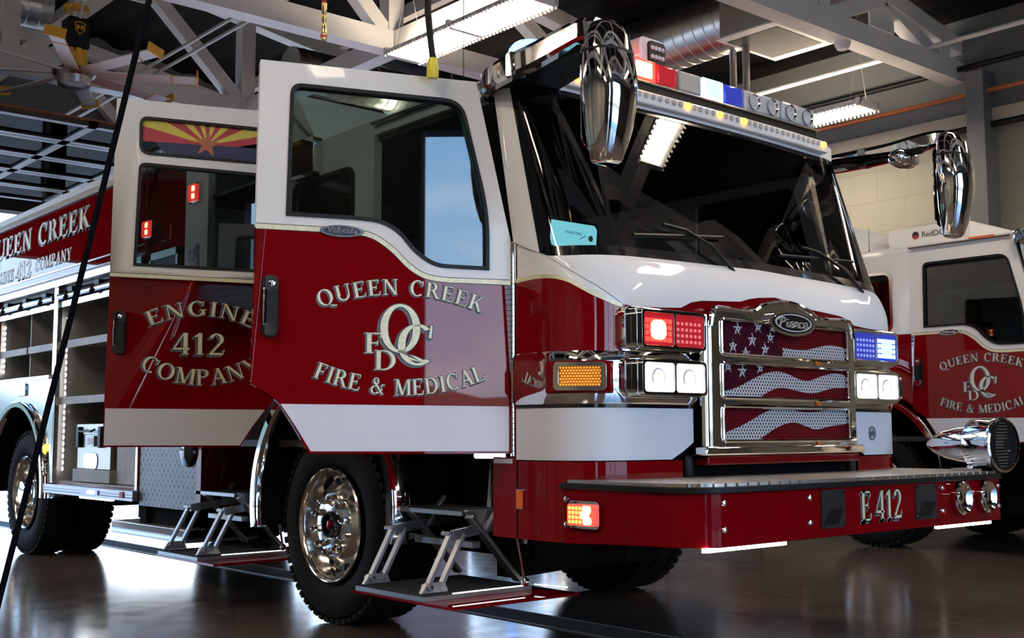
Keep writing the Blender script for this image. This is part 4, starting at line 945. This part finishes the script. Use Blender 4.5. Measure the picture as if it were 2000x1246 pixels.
    # polished panel over the rear wheel, with the wheel opening cut out
    q = MB(); q.prism([(-5.66, 1.475), (-4.17, 1.475), (-4.17, .62), (-4.27, .62)] + arch_pts(-4.93, .56, .70, 5, 175) + [(-5.66, .62)], XZ, -.01, 0); wp = q.build('wheel_panel', POLISH, bd)
    q = MB(); q.box(-5.66, -4.17, -.03, .05, 1.455, 1.49); q.build('panel_ledge', POLISH, bd, bevel=.004)
    warning_light(bd, XZ, -4.86, 1.385, .07, .045, L_BLUE, L_BLUEHOT, 'wheel_panel_light', 'blue warning lamp over the rear wheel')
    q = MB(); q.lathe([(.03, 0), (.028, .02), (.015, .03), (0, .032)], (-4.24, 0, .90), (0, -1, 0), 14); q.build('marker_lamp', L_AMBER, bd)
    # lower rail
    q = MB(); q.box(-4.235, -2.41, -.035, .06, .545, .615); q.m = 1; q.box(-4.235, -2.41, -.037, -.035, .565, .57); q.box(-4.235, -2.41, -.037, -.035, .585, .588); ra = q.build('lower_rail', [ALU, BLACK], bd, bevel=.003)
    q = MB(); q.prism(rrect(-3.36, -3.02, .567, .598, .01), plane((0, -.035, 0), (1, 0, 0), (0, 0, 1), (0, -1, 0)), 0, .008); q.m = 1; q.prism(rrect(-3.22, -3.08, .571, .594, .01), plane((0, -.035, 0), (1, 0, 0), (0, 0, 1), (0, -1, 0)), .008, .012); q.build('rail_lamp', [L_BLUEOFF, L_WHITE], ra)
    q = MB(); q.prism(rrect(-2.62, -2.56, .562, .606, .004), plane((0, -.035, 0), (1, 0, 0), (0, 0, 1), (0, -1, 0)), 0, .008); q.build('rail_marker', FLAGRED, ra)
    q = MB(); q.bar((-3.45, .0, .535), (-2.85, .0, .535), .03, .012); q.build('underbody_light', L_LED, ra)
    # pump house side and tread plate below it
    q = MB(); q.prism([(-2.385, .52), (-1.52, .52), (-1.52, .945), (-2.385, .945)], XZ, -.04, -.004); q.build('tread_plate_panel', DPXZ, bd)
    q = MB(); q.box(-2.28, -1.86, -.004, .05, 1.05, 2.20); q.m = 1; q.box(-2.30, -2.27, -.012, .05, 1.0, 2.25); q.box(-1.87, -1.84, -.012, .05, 1.0, 2.25); q.box(-2.30, -1.84, -.012, .05, 2.2, 2.25); q.tube([(-2.27, -.02, 2.12), (-1.87, -.02, 2.12)], .018, 8); q.build('pump_panel', [BLACK, ALU], bd)
    for x, z in ((-1.60, 2.57), (-2.33, 2.43)): warning_light(bd, plane((0, .0, 0), (1, 0, 0), (0, 0, 1), (0, -1, 0)), x, z, .06, .055, L_RED, L_REDHOT)
    q = MB()
    for k in range(7):
        q.m = k % 2; z = 2.02 + .024 * k
        pts = [(-1.70 + .15 * t / 8, z + .012 * math.sin(t * .9) + .004 * t) for t in range(9)]
        for a, b in zip(pts[:-1], pts[1:]): q.face([(a[0], -.003, a[1]), (b[0], -.003, b[1]), (b[0], -.003, b[1] + .022), (a[0], -.003, a[1] + .022)])
    q.m = 2; q.face([(-1.615, -.0045, 2.12), (-1.55, -.0045, 2.14), (-1.55, -.0045, 2.235), (-1.615, -.0045, 2.215)]); q.build('flag_sticker', [FLAGRED, GREYPIPE, FLAGBLUE], bd)
    q = MB(); q.lathe([(.0, .02), (.05, .02), (.10, .0), (.115, -.05), (.10, -.1), (.06, -.12)], (-1.62, -.02, .90), (0, -1, 0), 24); q.build('suction_cap', BLACKGLOSS, bd)
    q = MB(); q.box(-1.51, -1.44, .0, .5, .55, .93); q.build('cab_rear_post', RED, bd)
    # tank step below
    q = MB(); q.box(-2.80, -1.60, -.02, .5, .315, .392); q.m = 1; q.box(-2.80, -1.60, -.02, .5, .392, .400); ts = q.build('tail_step', [ALU, DPXY], bd, bevel=.004)
    q = MB(); q.box(-2.3, -1.75, .05, .55, .40, .56); q.box(-2.62, -2.42, .1, .4, .42, .60); q.box(-2.4, -2.3, .02, .3, .40, .56); q.build('step_support', DARK, bd)
    return bd
CFG1 = dict(open=True, lit=True, leaf=GOLD, flag=True, partition=False, lamps=((L_REDOFF, L_REDHOT, L_RED, REDFACET), (L_BLUEOFF, L_BLUEHOT, L_BLUE, BLUEFACET)))
CFG2 = dict(open=False, lit=False, leaf=SILVERTXT, flag=False, partition=True, lamps=((L_REDOFF, L_REDOFF, L_REDOFF, L_REDOFF), (L_BLUEOFF, L_BLUEOFF, L_BLUEOFF, L_BLUEOFF)))
eng, cab1 = fire_engine('red and white fire engine with two crew doors standing open', (0, 0, 0), CFG1)
engine_body(eng, CFG1)
eng2, cab2 = fire_engine('red and white fire engine with closed doors parked by the block wall', (-.41, 5.85, 0), CFG2)
engine_body(eng2, CFG2)
# ------------------------------------------------------------------ laptop, tool case and other loose things
t = thing('laptop', 'open laptop with glowing teal screen on the dash of the fire engine', 'laptop', (1.38, .53, 1.74))
q = MB(); f = plane((.0, 0, .0), (0, 1, 0), (.10, 0, .99), (.99, 0, -.10)); q.prism(rrect(-.165, .165, .10, .29, .012), f, -.014, 0); q.build('screen_lid', BLACK, t)
q = MB(); q.prism([(-.15, .155), (-.125, .155), (-.125, .115), (.155, .115), (.155, .255), (.135, .275), (-.15, .275)], f, 0, .002); q.build('screen', SCREEN, t)
q = MB(); q.box(-.02, .22, -.16, .16, .07, .095); q.box(.02, .14, -.05, .05, 0, .07); q.build('keyboard_deck', BLACK, t)
q = MB(); q.tube([f(.04, .2, .003), f(.08, .22, .003)], .002, 5); q.lathe([(.016, 0), (.014, .002), (0, .002)], f(.115, .21, .002), (1, 0, 0), 14); q.build('screen_mark', GREYPIPE, t)
sans('PANASONIC', Matrix.Translation(f(.0, .225, .003)) @ Matrix(((0, 0, 1, 0), (1, 0, 0, 0), (0, 1, 0, 0), (0, 0, 0, 1))), .020, REFLECT, t, 'screen_lettering')
t = thing('tool_case', 'shiny metal case with black latches on the lowest shelf of the open compartment', 'case', (-3.36, .06, .645))
q = MB(); q.box(-.36, .30, 0, .42, .10, .36); q.box(-.37, .31, -.006, .426, .36, .44); q.m = 1; q.prism(rrect(-.22, .06, .10, .22, .05), plane((0, -.002, 0), (1, 0, 0), (0, 0, 1), (0, -1, 0)), 0, .004); q.build('case_shell', [CASE, POLISH], t, bevel=.015)
for x in (-.30, .14):
    q = MB(); q.box(x - .03, x + .03, -.03, .0, .26, .42); q.build('latch', BLACK, t, bevel=.008)
q = MB(); q.box(-.12, .02, -.022, 0, .27, .35); q.m = 1; q.box(-.10, .0, -.024, -.022, .285, .335); q.build('case_plate', [ALU, REFLECT], t)
q = MB(); q.tube([(-.22, -.02, .40), (-.22, -.05, .385), (.04, -.05, .385), (.04, -.02, .40)], .008, 6); q.build('handle', BLACK, t)
q = MB(); q.box(-.40, .34, -.02, .40, 0, .098); q.build('case_tray', ALUMATT, t, bevel=.004)
q = MB(); q.box(-2.985, -2.52, .08, .55, .645, .99); q.m = 1
for k in range(14): q.box(-2.83, -2.826, .078, .08, .68 + .02 * k, .688 + .02 * k)
tag(q.build('steel_locker_box', [ALUMATT, REFLECT], None, bevel=.004), 'plain grey metal box beside the shiny case in the open compartment', 'box')
q = MB(); q.sphere((-5.18, .28, 1.552), .09, 16, 10, (1.5, 1.1, .62)); q.sphere((-5.08, .30, 1.548), .07, 14, 8, (1.2, 1, .7)); tag(q.build('canvas_bag', mat('tan_canvas', (.20, .17, .12), .9, bump=(30, .6)), None), 'crumpled tan canvas bag on the shelf above the rear wheel', 'bag')
# ------------------------------------------------------------------ the bay
X0, X1, Y0, Y1, ZR = -12.2, 10.0, -9.0, 10.0, 7.25
def roof_z(y): return ZR - (.16 * (y - 2.45) if y > 2.45 else .10 * (2.45 - y))
def concrete_floor():
    m = mat('polished_concrete', (.10, .075, .060), .14, 0, 0, spec=.55); nt = m.node_tree; b = nt.nodes['Principled BSDF']
    tc = nt.nodes.new('ShaderNodeTexCoord'); n1 = nt.nodes.new('ShaderNodeTexNoise'); n2 = nt.nodes.new('ShaderNodeTexNoise')
    n1.inputs['Scale'].default_value = .55; n1.inputs['Detail'].default_value = 8; n2.inputs['Scale'].default_value = 6.; n2.inputs['Detail'].default_value = 6
    for n in (n1, n2): nt.links.new(tc.outputs['Object'], n.inputs['Vector'])
    cr = nt.nodes.new('ShaderNodeValToRGB'); e = cr.color_ramp.elements; e[0].position = .3; e[0].color = (.075, .055, .044, 1); e[1].position = .72; e[1].color = (.15, .112, .09, 1)
    nt.links.new(n1.outputs['Fac'], cr.inputs[0]); nt.links.new(cr.outputs[0], b.inputs['Base Color'])
    mr = nt.nodes.new('ShaderNodeMapRange'); mr.inputs['To Min'].default_value = .07; mr.inputs['To Max'].default_value = .24; nt.links.new(n2.outputs['Fac'], mr.inputs['Value']); nt.links.new(mr.outputs[0], b.inputs['Roughness'])
    return m
q = MB(); q.box(X0 - .3, X1 + .3, Y0, Y1, -.2, 0); struct(q.build('floor', concrete_floor(), None))
q = MB(); q.box(X0 - .2, X1 + .2, .86, 1.10, 0, .004); q.m = 1; q.box(X0 - .2, X1 + .2, .845, .86, 0, .006); q.box(X0 - .2, X1 + .2, 1.10, 1.115, 0, .006); struct(q.build('trim_1', [GRIT, GREYPIPE], None))['label'] = 'dark trench drain along the floor'
GROUND = mat('outdoor_concrete', (.42, .41, .39), .9, var=(.4, (.37, .36, .34)))
q = MB(); q.box(-90, X0 - .3, -90, 90, -.25, -.02); q.box(X1 + .3, 90, -90, 90, -.25, -.02); struct(q.build('outdoor_apron', GROUND, None))
HILL = mat('distant_scrub', (.20, .17, .13), .95, var=(.2, (.12, .13, .08)))
for nm, xx in (('outdoor_hills', -70.), ('outdoor_hills', 75.)):
    q = MB(); rnd = random.Random(4); ys = [-80 + 4 * k for k in range(41)]; hs = [3.2 + 1.6 * rnd.random() for _ in ys]
    q.grid([[(xx, y, -.2) for y in ys], [(xx + (2 if xx > 0 else -2), y, h) for y, h in zip(ys, hs)], [(xx + (14 if xx > 0 else -14), y, -.2) for y in ys]]); struct(q.build(nm, HILL, None))
def block_wall():
    m = mat('concrete_block', (.46, .41, .31), .85); nt = m.node_tree; b = nt.nodes['Principled BSDF']
    tc = nt.nodes.new('ShaderNodeTexCoord'); sp = nt.nodes.new('ShaderNodeSeparateXYZ'); cb = nt.nodes.new('ShaderNodeCombineXYZ'); br = nt.nodes.new('ShaderNodeTexBrick')
    nt.links.new(tc.outputs['Object'], sp.inputs[0]); nt.links.new(sp.outputs['X'], cb.inputs['X']); nt.links.new(sp.outputs['Z'], cb.inputs['Y']); nt.links.new(cb.outputs[0], br.inputs['Vector'])
    br.inputs['Scale'].default_value = 1.; br.inputs['Brick Width'].default_value = .8; br.inputs['Row Height'].default_value = .4; br.inputs['Mortar Size'].default_value = .006
    br.inputs['Color1'].default_value = (.30, .29, .245, 1); br.inputs['Color2'].default_value = (.285, .275, .23, 1); br.inputs['Mortar'].default_value = (.235, .225, .185, 1)
    nt.links.new(br.outputs['Color'], b.inputs['Base Color']); return m
BLOCK = block_wall(); GREYWALL = mat('grey_painted_wall', (.20, .21, .21), .8, var=(1.5, (.18, .19, .19))); DARKWALL = mat('darkened_end_wall', (.022, .021, .021), .8, spec=.2, var=(1.2, (.018, .017, .017)))  # end walls darkened in colour so the red paint's reflections stay dark
q = MB(); q.box(X0, X1, Y1, Y1 + .3, 0, 4.75); q.m = 1; q.box(X0 - .3, X1 + .3, Y1, Y1 + .3, 4.75, ZR + .2); struct(q.build('wall_right', [BLOCK, GREYWALL], None))
q = MB(); q.box(X0, X1, Y0 - .3, Y0, 0, 4.75); q.m = 1; q.box(X0 - .3, X1 + .3, Y0 - .3, Y0, 4.75, ZR + .2); struct(q.build('wall_left', [BLOCK, GREYWALL], None))
q = MB(); q.box(X0, X1, Y1 - .12, Y1, 4.70, 4.86); struct(q.build('trim_2', mat('wall_ledge', (.44, .40, .33), .7), None))
def end_wall(name, x0, x1, bays):
    q = MB(); y = Y0
    for a, b, top in sorted(bays):
        q.box(x0, x1, y, a, 0, ZR + .2); q.box(x0, x1, a, b, top, ZR + .2); y = b
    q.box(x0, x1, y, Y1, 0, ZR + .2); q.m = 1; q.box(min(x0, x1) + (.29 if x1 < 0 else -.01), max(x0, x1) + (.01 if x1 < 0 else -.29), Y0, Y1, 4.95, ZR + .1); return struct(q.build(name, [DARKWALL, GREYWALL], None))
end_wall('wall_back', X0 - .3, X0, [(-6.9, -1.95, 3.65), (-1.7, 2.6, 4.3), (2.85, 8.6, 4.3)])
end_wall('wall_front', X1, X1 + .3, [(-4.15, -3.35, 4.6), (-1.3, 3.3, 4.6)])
DECK = mat('dark_roof_deck', (.007, .006, .0055), .8, spec=.2)
q = MB(); n = 150; ry = [Y0 - .3 + (Y1 - Y0 + .6) * k / n for k in range(n + 1)]
q.grid([[(x, y, roof_z(y) + (.06 if k % 4 < 2 else 0)) for x in (X0 - .3, X1 + .3)] for k, y in enumerate(ry)]); q.grid([[(x, y, roof_z(y) + .2) for x in (X0 - .3, X1 + .3)] for y in (ry[0], 2.45, ry[-1])]); struct(q.build('ceiling', DECK, None))
# roof trusses and tie beams
for x in (-12.0, -8.7, -5.2, -1.65, 1.9, 5.4, 8.9):
    q = MB(); zb = 5.4; zt = lambda y: roof_z(y) - .30; bn = [-8.4, -5.3, -2.2, .9, 4.0, 7.1, 9.6]
    q.box(x - .11, x + .11, Y0, Y1, zb - .11, zb + .13); q.bar((x, Y0, zt(Y0)), (x, 2.45, zt(2.45)), .2, .2); q.bar((x, 2.45, zt(2.45)), (x, Y1, zt(Y1)), .2, .2)
    for k, y in enumerate(bn):
        q.box(x - .095, x + .095, y - .1, y + .1, zb, zt(y))
        if k < len(bn) - 1:
            m = (y + bn[k + 1]) / 2; q.bar((x, y + .1, zb + .1), (x, m, zt(m) - .05), .16, .17); q.bar((x, m, zt(m) - .05), (x, bn[k + 1] - .1, zb + .1), .16, .17)
            q.box(x - .012, x + .012, m - .25, m + .25, max(zb, zt(m) - .4), zt(m))
    struct(q.build('roof_truss', STEELWHITE, None))
    for yy in (Y0 + .02, Y1 - .32):
        q = MB(); q.box(x + .28, x + .50, yy, yy + .30, 0, 5.3); struct(q.build('steel_column', mat('grey_column', (.13, .14, .15), .6) if 'grey_column' not in bpy.data.materials else bpy.data.materials['grey_column'], None))
for y in (-5.3, -2.2, 4.05):
    q = MB(); q.box(X0, X1, y - .10, y + .10, 5.30, 5.52); struct(q.build('tie_beam', STEELWHITE, None))
for y in (-7, -3.7, -.6, 2.45, 5.5, 8.6):
    q = MB(); q.box(X0, X1, y - .06, y + .06, roof_z(y) - .20, roof_z(y) - .02); struct(q.build('roof_purlin', STEELWHITE, None))
# stowed sectional door of the rear bay and its tracks
PANELDARK = mat('dark_door_frame', (.05, .05, .05), .5, .0); PANE = glass('door_pane', (.10, .12, .13), .07, 1.45)
q = MB(); yA, yB = -1.75, 2.35
for k in range(5):
    xa = -11.6 + .92 * k; q.box(xa, xa + .10, yA, yB, 4.36, 4.42); q.box(xa + .80, xa + .90, yA, yB, 4.36, 4.42)
    for y in [yA + (yB - yA) * j / 4 for j in range(5)]: q.box(xa, xa + .9, max(yA, y - .05), min(yB, y + .05), 4.36, 4.42)
dp = struct(q.build('door_1', PANELDARK, None))
q = MB()
for k in range(5): q.box(-11.52 + .92 * k, -10.80 + .92 * k, yA + .02, yB - .02, 4.385, 4.392)
q.build('door_pane', PANE, dp)
for y in (yA - .10, yB + .12):
    q = MB(); q.tube([(-12.12, y, 2.0), (-12.12, y, 3.9)] + [(-12.12 + .6 * (1 - math.cos(t)), y, 3.9 + .55 * math.sin(t)) for t in [PI / 2 * k / 6 for k in range(7)]] + [(-6.9, y, 4.45)], .03, 8)
    for x in (-11, -10, -9, -8, -7.1): q.box(x - .05, x + .05, y - .05, y + .05, 4.40, 4.55)
    struct(q.build('door_track', POLISH, None))
# front bay folded-back leaf and closed door by the block wall
for y in (-1.28, -.22, .85, 3.26):
    q = MB(); q.box(10.02, 10.14, y - .04, y + .04, 0, 4.6); struct(q.build('trim_3', PANELDARK, None))
# ------------------------------------------------------------------ lamps under the roof
def high_bay(x0, y0, z, L, label, group='fluorescent fixtures hung from the roof'):
    t = thing('fluorescent_fixture', label, 'ceiling light', (x0 + L / 2, y0, z), group); h = L / 2; w = .23
    q = MB()
    for s_ in (-1, 1): q.prism([(s_ * w, 0), (s_ * (w - .05), .07), (s_ * .085, .07), (s_ * .085, .06), (s_ * (w - .06), .055), (s_ * (w - .012), 0)], plane((0, 0, 0), (0, 1, 0), (0, 0, 1), (1, 0, 0)), -h, h)
    for x in (-h, h - .05, -.04): q.box(x, x + .05, -w, w, -.005, .075)
    n = int(L / .055)
    for k in range(n):
        x = -h + L * (k + .5) / n
        for s_ in (-1, 1): q.box(x - .008, x + .008, s_ * w - .01, s_ * w + .012, -.028, .02)
    q.build('housing', STEELWHITE, t)
    for y in (-.15, -.09, -.03, .03, .09, .15):
        for a, b in ((-h + .06, -.05), (.02, h - .06)):
            q = MB(); q.tube([(a, y, .025), (b, y, .025)], .021, 8); q.build('tube', TUBE, t)
    for x in (-h + .15, h - .15):
        q = MB()
        for y in (-.18, .18): q.tube([(x, y, .07), (x, 0, .9)], .003, 4)
        q.tube([(x, 0, .9), (x, 0, roof_z(y0) - z - .02)], .003, 4); q.build('hanger_wire', GREYPIPE, t)
    return t
high_bay(-4.75, 3.82, 5.08, 2.28, 'twin-section fluorescent fixture hung over the cab of the engine with open doors')
high_bay(-4.25, 8.70, 4.86, 2.2, 'fluorescent fixture hung beside the painted pipes on the block wall')
for x, y in ((1.6, 3.9), (1.6, -3.8), (5.6, 4.6), (3.0, -6.4), (7.2, -6.6), (7.3, -2.3), (-4.7, -5.2), (-9.2, 6.3), (1.8, 8.7), (-8.1, -3.4)):  # unseen; front-left ones and the low one added to light doors and fan
    high_bay(x, y, 4.2 if x == -8.1 else 5.1, 2.28, 'unseen fluorescent fixture over the bay; set partly reflected, partly added for light', 'unseen fluorescent fixtures, partly added for light')
# ------------------------------------------------------------------ ceiling fan
FC = Vector((-6.75, 1.0, 4.80)); t = thing('ceiling_fan', 'eight-blade ceiling fan with yellow blade tips and black motor', 'fan', FC)
q = MB(); q.lathe([(0, -.13), (.10, -.13), (.165, -.10), (.185, -.02), (.21, .0), (.23, .03), (.20, .06), (0, .06)], (0, 0, 0), (0, 0, 1), 32); q.build('hub', ALU, t)
q = MB(); q.box(-.12, .12, -.12, .12, .28, .62); mo = q.build('motor', BLACK, t, bevel=.03)
q = MB(); f = plane((.123, 0, .50), (0, 1, 0), (0, 0, 1), (1, 0, 0)); sh = [(-.06, .05), (0, .065), (.06, .05), (.05, -.03), (0, -.08), (-.05, -.03)]; q.prism(sh, f, 0, .003, [offset(sh, .010)]); q.prism(rrect(-.035, -.004, -.02, .025, .008), f, 0, .003); q.prism(rrect(.006, .037, -.02, .025, .008), f, 0, .003); q.build('motor_emblem', FANYEL, mo)
for z in (.06, .70):
    q = MB()
    for k in range(8): q.lathe([(.035, 0), (.035, .22 if z < .1 else .06)], (.10 * math.cos(k * PI / 4), .10 * math.sin(k * PI / 4), z), (0, 0, 1), 8)
    q.lathe([(.0, .0), (.12, .0), (.12, .18 if z < .1 else .05), (0, .18 if z < .1 else .05)], (0, 0, z), (0, 0, 1), 16); q.build('gear_cover', FANYEL, t)
q = MB(); q.tube([(0, 0, .62), (0, 0, roof_z(1.0) - FC.z - .02)], .04, 10); q.tube([(.12, 0, .6), (.2, .05, 1.2), (.1, .1, 2.2)], .012, 6); q.build('downrod', STEELWHITE, t)
for k in range(8):
    a = k * PI / 4 + .30; d = Vector((math.cos(a), math.sin(a), 0)); n = Vector((-math.sin(a), math.cos(a), 0)); up = Vector((0, 0, 1)); tilt = (n * .97 + up * -.22).normalized(); nn = d.cross(tilt)
    q = MB(); q.obox(d * .72 + up * .03, (d, tilt, nn), (.54, .075, .008)); b = q.build('blade', FANWHITE, t, bevel=.004)
    q = MB(); q.obox(d * 1.00 + up * .03, (d, tilt, nn), (.012, .08, .012)); q.build('blade_band', FANYEL, b)
    q = MB(); q.obox(d * 1.265 + up * .05, (d, tilt, nn), (.008, .10, .05)); q.build('winglet', FANYEL, b)
# ------------------------------------------------------------------ ducts, pipes and hanging lines
def spiral_duct(name, label, path, r):
    q = MB(); q.tube(path, r, 28); P = [Vector(p) for p in path]; L = (P[-1] - P[0]).length; d = (P[-1] - P[0]).normalized(); n = int(L / .16)
    dct = q.build(name, DUCT, None, angle=.8); tag(dct, label, 'duct')
    q = MB()
    for k in range(1, n):
        c = P[0] + d * (L * k / n); q.lathe([(r, -.008), (r + .006, 0), (r, .008)], c, d + Vector((0, .02, .05)), 28)
    q.build('spiral_seam', DUCT, dct); return dct
spiral_duct('spiral_duct', 'large silver spiral duct running to the square plenum under the roof', [(-7.6, 7.60, 5.98), (-3.05, 7.60, 5.98)], .38)
q = MB(); q.box(-3.03, -2.2, 7.15, 8.15, 5.58, 6.30); q.m = 1; q.box(-3.04, -2.13, 7.08, 8.22, 5.56, 5.58); q.m = 2; q.box(-2.98, -2.27, 7.22, 8.08, 5.554, 5.56); tag(q.build('duct_plenum', [DUCT, STEELWHITE, mat('grille_dark', (.05, .045, .04), .6)], None), 'square sheet-metal plenum box at the end of the spiral duct', 'duct')
spiral_duct('spiral_duct', 'silver spiral duct high above the ceiling fan', [(-9.5, -1.8, 6.45), (-9.5, 1.6, 6.45)], .28)
spiral_duct('spiral_duct', 'silver spiral duct crossing behind the chrome mirror arm under the roof', [(-8.2, 4.4, 5.95), (-8.2, 8.0, 5.95)], .30)
q = MB(); q.tube([(-3.2, 7.6, 5.60), (-3.2, 7.6, 4.95), (-3.05, 7.6, 4.6)], .045, 10)
tag(q.build('vent_pipe', DUCT, None), 'thin galvanised vent pipe dropping from the duct, the straighter of the pair', 'pipe')
q = MB(); q.tube([(-2.93, 7.5, 5.555), (-2.93, 7.5, 4.92), (-2.70, 7.5, 4.5), (-2.66, 7.5, 4.4)], .045, 10); tag(q.build('vent_pipe', DUCT, None), 'galvanised vent pipe with an elbow, dropping from the duct behind the light bar', 'pipe')
def pipe(name, label, m, path, r):
    q = MB(); q.tube(path, r, 8); return tag(q.build(name, m, None), label, 'pipe')
pipe('sprinkler_pipe', 'orange painted pipe along the grey upper wall', COPPER, [(X0, 9.8, 5.06), (X1, 9.8, 5.06)], .028)
pipe('black_pipe', 'dark pipe along the wall just above the orange pipe', BLACK, [(X0, 9.85, 5.42), (X1, 9.85, 5.42)], .035)
pipe('black_pipe', 'black pipe along the wall under the pale ledge', BLACK, [(X0, 9.86, 4.66), (X1, 9.86, 4.66)], .04)
pipe('conduit', 'pale conduit slung beneath the trusses beside the vent pipes', STEELWHITE, [(X0, 9.2, 5.56), (X1, 9.2, 5.56)], .03)
pipe('copper_pipe', 'orange painted pipe crossing below the ceiling fan', COPPER, [(-8.95, Y0, 4.95), (-8.95, Y1, 4.95)], .03)
pipe('conduit', 'pale conduit along the tie beam above the open doors', STEELWHITE, [(X0, 2.5, 5.62), (-3, 2.5, 5.62)], .022)
pipe('conduit', 'pale pair-mate conduit beside the tie beam over the open front door', STEELWHITE, [(X0, 2.68, 5.62), (-3, 2.68, 5.62)], .022)
t = thing('air_hose', 'red air hose with brass couplings hanging over the front door', 'hose', (.77, -.49, 2.86))
q = MB(); q.tube([(0, 0, .18), (0, 0, 1.2), (.01, .0, roof_z(-.49) - 2.88)], .011, 10); q.build('hose', REDHOSE, t)
q = MB(); q.lathe([(.0, 0), (.014, 0), (.016, .03), (.012, .035), (.012, .06), (.010, .065), (.010, .09), (.013, .095), (.013, .12), (.009, .125), (.012, .13), (.012, .18), (0, .18)], (0, 0, 0), (0, 0, 1), 12); q.build('coupling', BRASS, t)
q = MB(); q.lathe([(.0165, .012), (.0165, .022)], (0, 0, 0), (0, 0, 1), 12); q.build('coupling_ring', REDHOSE, t)
t = thing('charging_cord', 'thick black cord with yellow plug hanging over the open front door', 'cord', (1.483, -.378, 2.526))
q = MB(); q.lathe([(0, 0), (.024, 0), (.026, .012), (.026, .055), (.022, .065), (.020, .085), (.012, .09)], (0, 0, 0), (.06, -.02, 1), 14); q.build('plug', YELLOW, t)
q = MB(); q.tube([(.004, 0, .08), (-.008, -.004, .16), (-.025, -.008, .3), (-.03, -.01, .6), (-.03, -.01, roof_z(-.378) - 2.545)], .0145, 10); q.build('cord', BLACK, t)
a = Vector((.213, -1.687, .334)); b = Vector((.808, -1.366, 2.828)); mid = (a + b) / 2 + Vector((.0, -.01, -.02))
pts = [a + (a - b) * .13] + [a.lerp(b, k / 10) + Vector((0.025, -.012, 0)) * (-4 * (k / 10) * (1 - k / 10)) for k in range(11)] + [b + (b - a) * .3, b + (b - a) * 1.0, b + (b - a) * 1.70]
q = MB(); q.tube([p for p in pts], .0135, 10); tag(q.build('hanging_cable', mat('black_cable', (.006, .006, .009), .85, spec=.03), None), 'long black cable slanting from the roof to the floor before the rear door', 'cable')
q = MB(); q.lathe([(.09, 0), (.09, -.03), (.06, -.09), (0, -.10)], (-1.65, 7.55, 5.29), (0, 0, 1), 16); tag(q.build('smoke_detector', STEELWHITE, None), 'white round detector under the truss chord near the plenum', 'detector')
